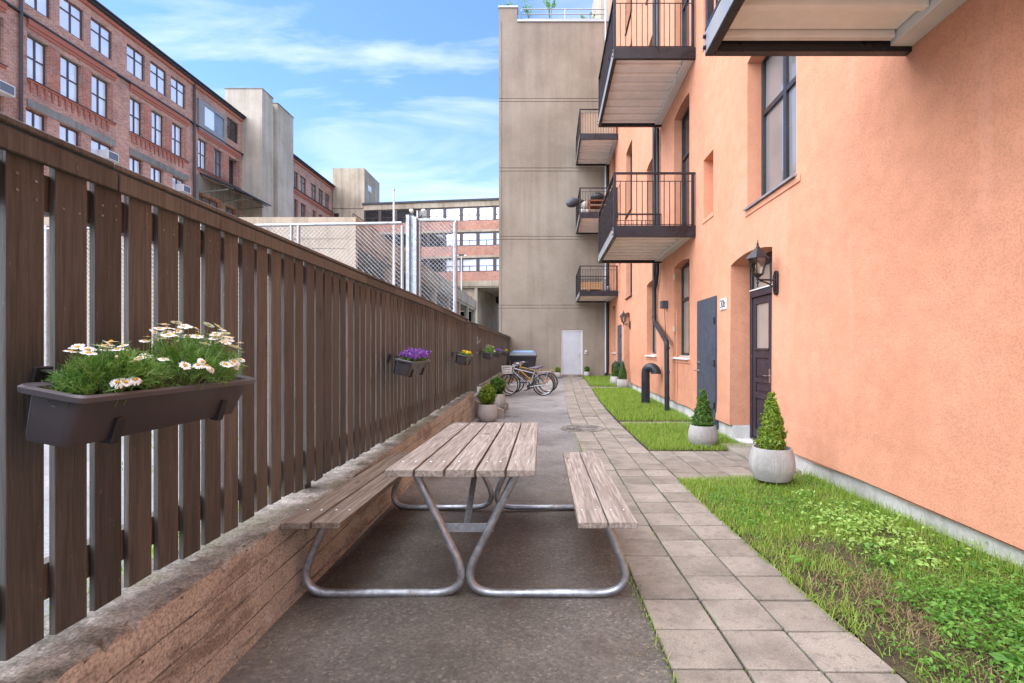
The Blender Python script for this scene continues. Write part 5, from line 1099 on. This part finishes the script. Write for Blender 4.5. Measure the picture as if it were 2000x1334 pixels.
# ------------------------------------------------------------------ bicycles (local frame: +x forward, wheel line on y=0)
def bicycle(loc, yaw, label, c1, c2, basket=False, rack='silver', rackcol='silver', tyre='rubber', covered=False, steer=12, hb='chrome', roll=0):
    t_ = thing('bicycle', label, 'bicycle', loc, R(180+yaw), 'bicycles parked along the fence', local=True); t_.rotation_euler = (R(roll), 0, R(180+yaw))
    wr = .365; wb = 1.20; rx, fx_ = -.55, .65; BB = (-.08, 0, .31); 
    def wheel(cx, name, ang=0):
        ca, sa = math.cos(ang), math.sin(ang)
        def tr(p): return (cx+(p[0]-cx)*ca, (p[0]-cx)*sa+p[1]*ca, p[2])
        mb = MB(); mb.tube([tr((cx+(wr-.045)*math.cos(a), 0, wr+(wr-.045)*math.sin(a))) for a in np.linspace(0, 2*math.pi, 37)[:-1]], .011, 6, closed=True)
        mb.tube([tr((cx, -.05, wr)), tr((cx, .05, wr))], .022, 8)
        for k in range(24):
            a = 2*math.pi*k/24; s_ = .02 if k % 2 else -.02; mb.tube([tr((cx+.015*math.cos(a+.9), s_, wr+.015*math.sin(a+.9))), tr((cx+(wr-.05)*math.cos(a), 0, wr+(wr-.05)*math.sin(a)))], .0022, 3, caps=False)
        w_ = mb.build(name, M['chrome'], t_, smooth=60)
        mb = MB(); mb.tube([tr((cx+(wr-.022)*math.cos(a), 0, wr+(wr-.022)*math.sin(a))) for a in np.linspace(0, 2*math.pi, 41)[:-1]], .022, 8, closed=True); mb.build('tyre', M[tyre], w_, smooth=60)
        mb = MB(); a = 2.2; mb.box(cx+.17*math.cos(a)-.04, cx+.17*math.cos(a)+.04, -.012, .012, wr+.17*math.sin(a)-.018, wr+.17*math.sin(a)+.018); mb.build('reflector', M['orange'], w_, bev=.004)
    st_ = R(steer); wheel(rx, 'wheel'); wheel(fx_, 'wheel', st_)
    hd = (.43, 0, .98); hb_ = (.50, 0, .74); seat_t = (-.24, 0, .80)
    mb = MB(); mb.tube([hd, hb_], .024, 10); mb.tube([BB, seat_t], .019, 10); mb.tube([(.475, 0, .82), BB], .026, 10); mb.tube([(.45, 0, .92), (-.22, 0, .76)], .020, 10)
    for s_ in (-1, 1): mb.tube([(-.08, s_*.03, .31), (rx, s_*.06, wr)], .011, 6); mb.tube([(-.235, s_*.012, .76), (rx, s_*.06, wr)], .009, 6)
    mb.build('frame', M[c1], t_, smooth=60)
    mb = MB(); mb.tube([(.478, .028, .80), (.02, .028, .39)], .006, 5); mb.box(.0, .28, -.03, .03, .43, .47); mb.v = mb.v; mb.build('down_tube_stripe', M[c2], t_)
    ca, sa = math.cos(st_), math.sin(st_); fk = lambda x, y, z: (.5+(x-.5)*ca-y*sa, (x-.5)*sa+y*ca, z)
    mb = MB(); mb.tube([fk(.505, 0, .75), fk(.51, .055, .72), fk(.65, .055, wr)], .013, 8); mb.tube([fk(.505, 0, .75), fk(.51, -.055, .72), fk(.65, -.055, wr)], .013, 8); mb.build('fork', M['black' if c1 != 'bikeyellow' else c1], t_, smooth=60)
    mb = MB(); mb.tube([hd, (.40, 0, 1.08)], .015, 8); mb.tube(fillet([fk(.22, .29, 1.08), fk(.40, .22, 1.10), fk(.46, .0, 1.10), fk(.40, -.22, 1.10), fk(.22, -.29, 1.08)], .08), .012, 8); mb.box(.40, .50, -.03, .03, .98, 1.06); hbo = mb.build('handlebar', M[hb], t_, smooth=60)
    for s_ in (-1, 1): mb = MB(); mb.tube([fk(.33, s_*.253, 1.092), fk(.20, s_*.298, 1.078)], .019, 8); mb.build('grip', M['brownleather' if basket else 'black'], hbo, smooth=60)
    mb = MB(); mb.tube([seat_t, (-.265, 0, .90)], .013, 8); mb.build('seat_post', M['chrome'], t_, smooth=60)
    mb = MB(); rings = []
    for x, w_, h_ in ((-.01, .012, .012), (.0-.05, .03, .02), (-.14, .05, .028), (-.25, .095, .04), (-.33, .11, .045), (-.38, .09, .03)): rings.append([(x, w_*math.cos(a), .925+h_*math.sin(a)*(.9 if math.sin(a) > 0 else .7)) for a in np.linspace(0, 2*math.pi, 11)[:-1]])
    loft(mb, rings, True, True); mb.build('saddle', M['helmet' if covered else 'saddle'], t_, smooth=True)
    def guard(cx, a0, a1, ang, mt):
        mb = MB(); ca2, sa2 = math.cos(ang), math.sin(ang); rr = wr+.022; n = 16; L_ = []
        for k in range(n+1):
            a = R(a0+(a1-a0)*k/n)
            for w_ in (-.028, 0, .028): r_ = rr-(.008 if w_ else 0); p = (cx+r_*math.cos(a), w_); L_.append((cx+(p[0]-cx)*ca2-p[1]*sa2, (p[0]-cx)*sa2+p[1]*ca2, wr+r_*math.sin(a)))
        base = len(mb.v); mb.v += L_
        for k in range(n):
            for q in (0, 1): i = base+k*3+q; mb.f.append((i, i+1, i+4, i+3)); mb.m.append(0)
        mb.build('mudguard', M[mt], t_, smooth=True)
    guard(rx, 15, 195, 0, rackcol); guard(fx_, 20, 150, st_, 'black' if basket else rackcol)
    mb = MB(); z = .80
    for s_ in (-.055, .055): mb.tube([(-.28, s_, z), (-.80, s_, z)], .008, 6); mb.tube([(-.70, s_, z), (rx, s_, wr)], .007, 6)
    for x in (-.35, -.5, -.65, -.80): mb.tube([(x, -.055, z), (x, .055, z)], .006, 6)
    mb.build('rear_rack', M[rackcol], t_, smooth=60)
    mb = MB(); mb.lathe([(.085, .034), (.09, .036), (.085, .038)], BB, 24, 1); mb.tube([BB, (BB[0]-.05, 0, BB[2])], .004, 4); mb.tube([(BB[0], -.09, BB[2]), (BB[0], .09, BB[2])], .012, 8)
    mb.tube([(BB[0], .06, BB[2]), (BB[0]+.12, .07, BB[2]-.12)], .009, 6); mb.box(BB[0]+.08, BB[0]+.17, .075, .16, BB[2]-.135, BB[2]-.11); mb.tube([(BB[0], -.06, BB[2]), (BB[0]-.12, -.07, BB[2]+.12)], .009, 6); mb.box(BB[0]-.17, BB[0]-.08, -.16, -.075, BB[2]+.11, BB[2]+.135)
    mb.tube([(BB[0], .036, BB[2]+.088), (rx, .036, wr+.035)], .004, 4); mb.tube([(BB[0], .036, BB[2]-.088), (rx, .036, wr-.035)], .004, 4); mb.build('crank', M['blackplastic'], t_, smooth=40)
    mb = MB(); mb.tube([(-.12, .05, .30), (.0, .16, .02)], .009, 6); mb.build('kickstand', M['chrome'], t_)
    mb = MB(); mb.tube([(.42, .02, 1.04), (.52, .06, .95), (.47, .04, .78), (.1, .03, .45)], .004, 4); mb.build('brake_cable', M['black'], t_)
    if basket:
        mb = MB(); bx0, bx1, by, z0, z1 = .53, .84, .17, .76, 1.0
        for z, i in ((z0, .03), (z0+.08, .02), (z0+.16, .01), (z1, 0)): mb.tube([fk(bx0+i, -by+i, z), fk(bx1-i, -by+i, z), fk(bx1-i, by-i, z), fk(bx0+i, by-i, z)], .008, 5, closed=True)
        for k in range(7):
            q = k/6
            for (a, b_) in (((bx0+(bx1-bx0)*q, -by), (bx0+.03+(bx1-bx0-.06)*q, -by+.03)), ((bx0+(bx1-bx0)*q, by), (bx0+.03+(bx1-bx0-.06)*q, by-.03)), ((bx0, -by+2*by*q), (bx0+.03, -by+.03+(2*by-.06)*q)), ((bx1, -by+2*by*q), (bx1-.03, -by+.03+(2*by-.06)*q))): mb.tube([fk(*a, z1), fk(*b_, z0)], .0048, 4)
            mb.tube([fk(bx0+.03+(bx1-bx0-.06)*q, -by+.03, z0), fk(bx0+.03+(bx1-bx0-.06)*q, by-.03, z0)], .0035, 4)
        mb.build('basket', M['white'], t_, smooth=60)
bicycle((-.56, 16.55, g(16.5)), 2, 'silver and navy bicycle with wire front basket, nearest of the parked bicycles', 'silver', 'navy', basket=True, tyre='rubber', steer=14, roll=0)
bicycle((-.50, 17.05, g(17)), -3, 'dark bicycle parked between the basket bicycle and the yellow one', 'navy', 'silver', rackcol='black', steer=-10, tyre='rubber', hb='chrome', roll=-2)
bicycle((-.40, 17.7, g(17.7)), 3, 'yellow bicycle with yellow rear rack behind the others', 'bikeyellow', 'bikeyellow', rackcol='bikeyellow', steer=8, hb='chrome', roll=2)
# ------------------------------------------------------------------ left: chain-link fence and gate
def mesh_wire(mb, x0, x1, z0, z1, y, pitch=.082, w=.0045):
    """diagonal wires clipped to the rectangle, slightly waved like woven link"""
    H_ = z1-z0
    for fam in (1, -1):
        c = (x0-H_) if fam == 1 else x0
        cend = x1 if fam == 1 else x1+H_
        while c < cend:
            a0, a1 = (c, c+H_) if fam == 1 else (c, c-H_)
            # param t 0..1 from z0 to z1
            ts = [0, 1]
            def xa(t): return a0+(a1-a0)*t
            lo, hi = 0, 1
            if fam == 1: lo = max(0, (x0-a0)/H_); hi = min(1, (x1-a0)/H_)
            else: lo = max(0, (a0-x1)/H_); hi = min(1, (a0-x0)/H_)
            if hi-lo > .004: mb.tube([(xa(lo), y+.004*fam, z0+H_*lo), (xa(hi), y+.004*fam, z0+H_*hi)], w, 3, caps=False)
            c += pitch
cf = thing('chain_link_fence', 'galvanised chain-link fence standing across behind the wooden fence', 'fence', (-4, 9, .4)); n_before = set(bpy.data.objects.keys()); zt = 3.74; Yc = 9.0
mb = MB(); mesh_wire(mb, -9.0, -2.63, .42, zt-.02, Yc, .078, .0042); mb.build('wire_mesh', M['galv'], cf)
mb = MB(); mb.tube([(-9.2, Yc, zt-.06), (-2.6, Yc, zt+.05)], .028, 10); mb.build('top_rail', M['galv'], cf, smooth=40)
for x in (-9.1, -7.0, -4.62, -4.49, -2.59): mb = MB(); mb.tube([(x, Yc, .35), (x, Yc, zt)], .030, 10); mb.build('post', M['galv'], cf, smooth=40)
cg = thing('chain_link_gate', 'tall framed chain-link gate panel hung on a thick steel post', 'gate', (-2.1, 9, .4))
mb = MB(); mb.box(-2.50, -2.44, Yc-.09, Yc+.09, .35, 3.92); mb.box(-2.439, -2.37, Yc-.02, Yc+.02, .35, 3.92); mb.box(-2.369, -2.31, Yc-.09, Yc+.09, .35, 3.88); mb.build('main_post', M['galv'], cg)
mb = MB(); mb.tube([(-2.27, Yc, .45), (-2.27, Yc, 3.82), (-1.61, Yc, 3.84), (-1.61, Yc, .45)], .03, 10); mb.box(-2.30, -1.58, Yc-.03, Yc+.03, 3.83, 3.87); mb.tube([(-1.63, Yc, .4), (-1.63, Yc, 3.8)], .035, 10); mb.build('gate_frame', M['galv'], cg, smooth=40)
mb = MB(); mesh_wire(mb, -2.25, -1.62, .5, 3.8, Yc, .078, .0042); mb.build('wire_mesh', M['galv'], cg)
mb = MB(); mb.box(-2.56, -2.2, Yc-.12, Yc-.1, 2.28, 2.32); mb.build('hinge', M['iron'], cg)
# (laid out for a plane 9 units away; stands at 10.05)
for o_ in list(bpy.data.objects):
    if o_.parent in (cf, cg):
        q = np.empty(len(o_.data.vertices)*3, dtype=np.float32); o_.data.vertices.foreach_get('co', q); q = q.reshape(-1, 3); og = np.array(ORG[o_.name])*S; q = (q+og-np.array([0, 0, 1.5*S]))*(10.05/9)+np.array([0, 0, 1.5*S])-og; o_.data.vertices.foreach_set('co', q.ravel())
# flagpole and lamp posts
t_ = thing('flagpole', 'thin white pole rising above the chain-link fence', 'pole', (-5.0, 16.4, .38)); mb = MB(); mb.tube([(-5, 16.4, .38), (-5, 16.4, 6.75)], [.05, .03], 10); mb.build('pole', M['white'], t_, smooth=40); mb = MB(); mb.lathe([(.02, 0), (.045, .02), (.03, .07), (.002, .1)], (-5, 16.4, 6.75), 10); mb.build('cap', M['greymetal'], t_, smooth=50)
def lamp_post(x, y, z0, z1, lb):
    t_ = thing('street_lamp', lb, 'street lamp', (x, y, z0), 0, 'twin lamps on the garage roof'); mb = MB(); mb.tube([(x, y, z0), (x, y, z1)], [.08, .06], 8); mb.build('pole', M['white'], t_, smooth=40)
    mb = MB(); mb.tube([(x-.45, y, z1+.06), (x, y, z1+.02), (x+.45, y, z1+.06)], .05, 6); mb.box(x-.3, x+.3, y-.12, y+.12, z1+.08, z1+.14); mb.build('arm', M['wframe'], t_)
    for s_ in (-1, 1): mb = MB(); mb.lathe([(.06, -.16), (.15, -.10), (.17, 0), (.12, .06)], (x+s_*.42, y, z1+.02), 10); mb.build('lamp_globe', M['signw'], t_, smooth=True)
lamp_post(-9.0, 35, 5.9, 11.3, 'twin-armed white street lamp standing nearer on the garage roof'); lamp_post(-9.0, 53.7, 5.9, 11.6, 'twin-armed white street lamp at the far end of the garage roof')

# ------------------------------------------------------------------ garage
gar = thing('parking_garage', 'sand coloured concrete parking garage with dark open bays behind the chain-link fence', 'garage', (-12, 30, .38))
GX, GY0, GY1, GT = -8.0, 20.9, 58.6, 7.07
mb = MB(); zl = [(.3, 5.72), (5.75, 6.13), (6.16, GT)]
for a, b_ in zl: mb.face([(-24, GY0, a), (GX, GY0, a), (GX, GY0, b_), (-24, GY0, b_)])
mb.face([(-24, GY0+.04, .3), (GX-.05, GY0+.04, .3), (GX-.05, GY0+.04, GT), (-24, GY0+.04, GT)])
mb.box(GX-.35, GX, GY0+.002, GY1, 6.14, GT); mb.box(GX-.5, GX-.08, GY0+.002, GY1, 5.88, 6.13); mb.box(-24, GX-.51, GY0+.05, GY1, 5.95, 6.1); mb.face([(-24, GY0, GT), (GX, GY0, GT), (GX, GY0+.35, GT), (-24, GY0+.35, GT)]); mb.face([(-24, GY0+.35, 6.0), (GX, GY0+.35, 6.0), (GX, GY0+.35, GT), (-24, GY0+.35, GT)])
mb.build('wall', M['garage'], gar)
y = GY0+.002; k = 0
while y < GY1: w = .3 if k == 0 else .45; mb = MB(); mb.box(GX-.45, GX-.03, y, y+w, .3, 5.879); y += 5.2; k += 1; mb.build('column', M['garage'], gar)
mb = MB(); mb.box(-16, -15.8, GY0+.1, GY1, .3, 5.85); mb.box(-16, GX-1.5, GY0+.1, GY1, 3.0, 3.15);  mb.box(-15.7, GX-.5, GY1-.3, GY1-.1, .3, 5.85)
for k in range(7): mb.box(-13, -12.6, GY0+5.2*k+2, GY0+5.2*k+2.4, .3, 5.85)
mb.build('interior', M['garage_shaded'], gar)
mb = MB()
for z in (7.25, 7.5): mb.tube([(GX-.5, GY0+1, z), (GX-.5, GY1, z)], .025, 5)
for k in range(26): mb.tube([(GX-.5, GY0+1+1.5*k, 7.0), (GX-.5, GY0+1+1.5*k, 7.5)], .025, 5)
mb.build('railing', M['wframe'], gar)
# things seen along the garage edge
for k, (y, c, lb) in enumerate(((31, 'bikeyellow', 'small yellow and white crate on the near edge of the garage roof'), (33.5, 'brownleather', 'small brown crate on the edge of the garage roof'))):
    t_ = thing('crate', lb, 'crate', (-8.6, y, 7.0)); mb = MB(); mb.box(-8.9, -8.4, y, y+.5, 7.0, 7.35); mb.build('body', M[c], t_, bev=.02); mb = MB(); mb.box(-8.95, -8.35, y-.03, y+.53, 7.352, 7.40); mb.build('lid', M['white'], t_)

# ------------------------------------------------------------------ long red brick building on the left
PBk = lambda u, z, d: (-30.0-d, u, z)
yb = lambda px: 28800/(1062-px)
zr = lambda r: 1.5+30*r
br = thing('brick_building', 'long red brick factory building with rows of tall white-lit windows on the left', 'building', (-30, 40, .38))
ops = []; wl = []
def bop(p0, p1, r0, r1, d, gl='skyglass', cols=2, rows=(.6,)):
    o_ = dict(u0=yb(p0), u1=yb(p1), z0=zr(r0), z1=zr(r1), d=d); ops.append(o_); wl.append((o_, gl, cols, rows))
for p0, p1 in ((-95, -20), (48, 99), (116.4, 163.6), (177.3, 219.3), (248, 283), (293.5, 325.6), (334, 362.7)): bop(p0, p1, .665, .7325, .18, 'skyglass', 2, (.64,))
bop(443.7, 465.6, .665, .7325, .18, 'darkglass', 2, (.6,))
for p0, p1 in ((-60, 8), (53, 95), (118, 159.3), (178.8, 215), (253.7, 280), (296, 322), (335.7, 358.6), (387.3, 405.5)): bop(p0, p1, .5235, .611, .27, 'skyglass', 2, (.52,))
bop(418.4, 435.2, .5235, .611, .27, 'midglass', 2, (.52,)); bop(447, 464, .515, .611, .5, 'darkglass', 1, ())
for p0, p1 in ((-60, 8), (50.6, 93), (116.4, 158.6), (178, 222), (253, 280), (294.5, 320), (337, 362)): bop(p0, p1, .385, .467, .27, 'skyglass', 2, ())
bop(440, 462, .36, .45, .4, 'midglass', 2, ()); bop(388, 434, .36, .452, .5, 'midglass', 3, ())
for p0, p1 in ((574.5, 582), (586, 598), (607, 617.8), (622, 631), (634.8, 643.4)): bop(p0, p1, .645, .712, .2, 'midglass', 2, (.64,))
for p0, p1 in ((574.5, 582), (587.7, 598), (610.5, 617.4), (623.5, 630)): bop(p0, p1, .52, .60, .27, 'midglass', 2, (.52,))
mb = MB(); T1, T2 = 48.8, 54.9; wall(mb, PBk, 18, 72, .38, zr(.757), ops); mb.box(-46, -30.01, 18, 18.1, .38, zr(.757)); mb.build('wall', M['brick'], br)
for o_, gl, c_, rw in wl: window(PBk, br, o_['u0']+.02, o_['u1']-.02, o_['z0']+.02, o_['z1']-.02, o_['d']-.07, c_, rw, .09, 'wframe', gl, None, .055)
mb = MB(); mb.pbox(PBk, 18, 72, zr(.757), zr(.757)+.16, -.35, 12); mb.pbox(PBk, 18, 72, zr(.757)+.16, zr(.757)+.25, -.5, 12.0); mb.build('roof', M['roofm'], br)
mb = MB(); mb.pbox(PBk, 18, 72, zr(.757)-.25, zr(.757)-.001, -.16, -.003); mb.build('eaves_moulding', M['brick_red'], br)
mb = MB(); mb.pbox(PBk, 18, 72, zr(.6385), zr(.6385)+.10, -.22, -.003); mb.build('cornice_flashing', M['roofm'], br)
mb = MB()
bays = [(yb(-70), yb(10)), (yb(52), yb(224)), (yb(252), yb(367)), (yb(386), yb(468)), (57.5, 70)]
for a, b_ in bays:
    mb = MB(); mb.pbox(PBk, a, b_, zr(.6385)-.32, zr(.6385)-.003, -.14, -.003); mb.pbox(PBk, a, b_, zr(.6385)-.52, zr(.6385)-.325, -.07, -.003); mb.build('brick_moulding', M['brick_red'], br); mb = MB(); mb.pbox(PBk, a, b_, zr(.5235)-.16, zr(.5235)-.04, -.10, -.003)
    if a < 50 and a < 42:
        y = a+.15
        while y < b_-.3: mb.pbox(PBk, y, y+.16, zr(.5235)-.5, zr(.5235)-.162, -.09, -.003); mb.pbox(PBk, y+.03, y+.13, zr(.5235)-.75, zr(.5235)-.502, -.06, -.003); y += .42
    mb.build('brick_moulding', M['brick_red'], br)
for grp in ((53, 95, 118, 159.3, 178.8, 215, 221), (253.7, 280, 296, 322, 335.7, 358.6, 364), (387.3, 405.5, 418.4, 435.2, 447, 464, 468)):
    for k in (1, 3, 5): mb = MB(); mb.pbox(PBk, yb(grp[k])+.03, yb(grp[k+1])-.03, zr(.5235)+.01, zr(.611)+.05, -.035, -.003); mb.build('pilaster', M['brick_deep'], br)
for a, b_ in bays[:3]: mb = MB(); mb.pbox(PBk, a, b_, zr(.468), zr(.484), -.06, -.003); mb.build('lintel', M['lintel'], br)
for a, b_ in bays[:4]: mb = MB(); mb.pbox(PBk, a, b_, zr(.5235)-.038, zr(.5235)+.0, -.16, .2); mb.build('window_ledge', M['wframe'], br)
mb = MB(); wall(mb, lambda u, z, d: PBk(u, z, d-.05), yb(382), yb(468), .4, zr(.50), [dict(u0=yb(388)-.1, u1=yb(434)+.1, z0=zr(.36)-.1, z1=zr(.452)+.1, d=.3), dict(u0=yb(440)-.1, u1=yb(462)+.1, z0=zr(.36)-.1, z1=zr(.45)+.1, d=.3)]); mb.build('render_panel', M['lintel'], br)
for p in (36.4, 377): mb = MB(); mb.tube([PBk(yb(p), .4, -.14), PBk(yb(p), zr(.757), -.14)], .09, 8); mb.build('downpipe', M['wframe'], br, smooth=40)
# projecting studio window in the top storey
mb = MB(); a, b_ = yb(385), yb(437); z0, z1 = zr(.634), zr(.722); mb.pbox(PBk, a, b_, z0, z0+.6, -.18, -.003); mb.pbox(PBk, a, b_, z1-.3, z1, -.18, -.003); mb.pbox(PBk, a, a+.7, z0+.601, z1-.301, -.18, -.003); mb.pbox(PBk, b_-.2, b_, z0+.601, z1-.301, -.18, -.003); bw = mb.build('bay_window', M['beamside'], br)
mb = MB(); m_ = a+(b_-a)*.58; mb.face([PBk(a+.7, z0+.6, -.1), PBk(m_, z0+.6, -.1), PBk(m_, z1-.3, -.1), PBk(a+.7, z1-.3, -.1)]); mb.cur = 1; mb.face([PBk(m_+.02, z0+.6, -.1), PBk(b_-.2, z0+.6, -.1), PBk(b_-.2, z1-.3, -.1), PBk(m_+.02, z1-.3, -.1)]); mb.build('pane', [M['skyglass'], M['midglass']], bw)
# loading canopy
cn = MB(); a, b_ = yb(390), 48.7; zi, zo = zr(.507), zr(.507)-1.2; cn.hexa([PBk(a, zi, -.0), PBk(b_, zi, 0), PBk(b_, zo, -3), PBk(a, zo, -3), PBk(a, zi+.14, 0), PBk(b_, zi+.14, 0), PBk(b_, zo+.14, -3), PBk(a, zo+.14, -3)]); cno = cn.build('canopy', M['roofm'], br)
for u in (a+.2, (a+b_)/2, b_-.3): mb = MB(); mb.tube([PBk(u, zi-1.6, 0), PBk(u, zo-.1, -2.4)], .07, 6); mb.tube([PBk(u, zi-.1, 0), PBk(u, zo-.05, -2.8)], .06, 6); mb.build('strut', M['lintel'], cno)
# air conditioners stand in the windows: their own things
for p, r0, lb in ((209, .462, 'white window air conditioner in the nearer bay of the brick building'), (355, .462, 'white window air conditioner in the farther bay of the brick building'), (-2, .50, 'white window air conditioner at the left edge of the brick building')):
    u = yb(p); z = zr(r0)-1.0; t_ = thing('air_conditioner', lb, 'air conditioner', PBk(u, z, -.3), 0, 'window air conditioners on the brick building'); mb = MB(); mb.pbox(PBk, u-.45, u+.45, z, z+.62, -.45, .4); mb.build('casing', M['white'], t_, bev=.03); mb = MB(); mb.pbox(PBk, u-.36, u+.36, z+.08, z+.54, -.462, -.452); mb.build('grille', M['binlid'], t_)

# ------------------------------------------------------------------ rendered stair towers
tw = thing('stair_tower', 'tall plain taupe stair tower against the brick building, the nearer of two', 'tower', (-29, 50, .38))
mb = MB(); mb.box(-31.65, -27.96, 48.8, 50.75, .38, 27.25); mb.box(-31.0, -28.35, 50.751, 51.65, .38, 26.9); mb.box(-31.0, -27.96, 51.651, 54.9, .38, 27.2); mb.build('wall', M['tower'], tw)
mb = MB(); mb.box(-31.7, -27.90, 48.75, 50.8, 27.251, 27.33); mb.box(-31.05, -27.9, 51.6, 54.95, 27.201, 27.28); mb.build('coping', M['lintel'], tw)
tw = thing('stair_tower', 'shorter sand coloured stair tower in the distance left of the office block', 'tower', (-27, 72, .38))
mb = MB(); mb.box(-29.9, -25.4, 69.6, 76, 21.3, 27.0); mb.box(-29.9, -25.4, 69.65, 76, .38, 21.25); mb.build('wall', M['garage'], tw)
mb = MB(); mb.box(-29.7, -29.0, 69.55, 69.62, 15.5, 20.6); wn_ = mb.build('window', M['wframe'], tw); mb = MB(); mb.box(-29.6, -29.1, 69.5, 69.548, 15.6, 20.5); mb.build('pane', M['darkglass'], wn_)
mb = MB(); mb.box(-25.395, -25.35, 71, 72.3, 24.3, 25.1); mb.build('vent_opening', M['signw'], tw)

# ------------------------------------------------------------------ office block at the back
off_ = thing('office_block', 'long low office block with ribbon windows and orange brick bands in the distance', 'building', (-10, 68, .38)); ca, sa = math.cos(R(-7)), math.sin(R(-7))
def PF(u, z, d): return (-25.4+u*ca-d*sa, 69.4+u*sa+d*ca, z)
LN = 40
mb = MB(); zt = 21.9
mb.pbox(PF, 0, LN, 21.15, 21.75, .0, .4); zb = [(15.3, 17.35-.0), (11.6, 13.7)]
bands_ = []
rows_ = [(18.75, 20.95), (15.25, 17.15), (11.85, 13.65)]
mb.pbox(PF, 0, LN, 18.751-1.75, 18.45-1.45, .02, .4) if 0 else None
segs = [('c', 20.95, 21.7), ('w', 19.0, 20.95), ('b', 17.75, 19.0), ('c', 17.45, 17.75), ('w', 15.55, 17.45), ('b', 14.2, 15.55), ('c', 13.9, 14.2), ('w', 12.0, 13.9), ('b', 10.75, 12.0), ('c', 10.0, 10.75)]
cm, bm_, fm = MB(), MB(), MB(); cm.pbox(PF, 0, LN, 9.8, 9.999, .05, 14); cm.pbox(PF, 0, LN, 21.5, 21.69, .05, 14)
for k, a, b_ in segs:
    if k == 'c': cm.pbox(PF, 0, LN, a, b_, -.06, .35)
    elif k == 'b': bm_.pbox(PF, 0, LN, a, b_, 0, .35)
cm.pbox(PF, 0, 16.4, .3, 9.799, .4, 14); cm.pbox(PF, 16.0, 16.4, .3, 9.799, .1, .399); cm.pbox(PF, 22, LN, .3, 9.799, .1, 14); cm.build('concrete_band', M['garage'], off_); bm_.build('brick_band', M['brick2'], off_)
mb = MB(); mb.pbox(PF, -.2, LN, 21.701, 21.95, -.2, 14); mb.build('roof', M['roofm'], off_)
for k, a, b_ in segs:
    if k != 'w': continue
    mb = MB(); n = 17; wu = LN/n
    for i in range(n+1): mb.pbox(PF, max(0, i*wu-.22), i*wu+.22, a, b_, .04, .2)
    for i in range(n): mb.pbox(PF, i*wu+.22, (i+1)*wu-.22, b_-.16, b_, .04, .2); mb.pbox(PF, i*wu+.22, (i+1)*wu-.22, a, a+.12, .04, .2); mb.pbox(PF, i*wu+.22, (i+1)*wu-.22, a+.78, a+.84, .1, .15); mb.pbox(PF, i*wu+wu/2-.03, i*wu+wu/2+.03, a+.12, a+.78, .1, .15)
    w_ = mb.build('window', M['wframe'], off_)
    mb = MB()
    for i in range(n):
        t1 = random.uniform(-.01, .01); mb.cur = 1 if (i < 5 and (i*7+int(a)) % 3 != 2) or i < 3 else 0; mb.face([PF(i*wu+.2, a+.1, .17+t1), PF((i+1)*wu-.2, a+.1, .17-t1), PF((i+1)*wu-.2, b_-.1, .17), PF(i*wu+.2, b_-.1, .17)])
    mb.build('pane', [M['skyglass'], M['darkglass']], w_)
mb = MB(); mb.pbox(PF, 16.401, LN, 8.8, 9.79, 12, 14); mb.pbox(PF, 17.3, 17.8, .3, 8.79, 12.5, 13); mb.build('passage_beam', M['garage_shaded'], off_)
far = thing('distant_house', 'pale brick house glimpsed through the passage under the office block', 'building', (-9, 110, .3)); mb = MB(); mb.box(-16, 2, 112, 120, .3, 13.5); mb.build('wall', M['brick2'], far)
for z in (2.0, 5.6, 9.2):
    for x in (-11.4, -8.9, -6.4):
        mb = MB(); mb.box(x-.45, x+.45, 111.9, 111.99, z, z+1.9); w_ = mb.build('window', M['white'], far); mb = MB()
        for s_ in (-1, 1): mb.box(x+s_*.21-.15, x+s_*.21+.15, 111.86, 111.899, z+.12, z+1.75)
        mb.build('pane', M['midglass'], w_)
# small weeds on the parking side that show between the fence boards
v, f = blades(2500, ux(-2.3, -1.85), ux(.9, 7), .10, .004, 1, zf=lambda x, y: .38, seed=51); v2, f2 = blades(900, ux(-5, -2.2), ux(1.0, 7), .05, .004, 1, zf=lambda x, y: .38, seed=52); stuff('weeds', [(v, f, 'grass'), (v2, f2, 'weed')])
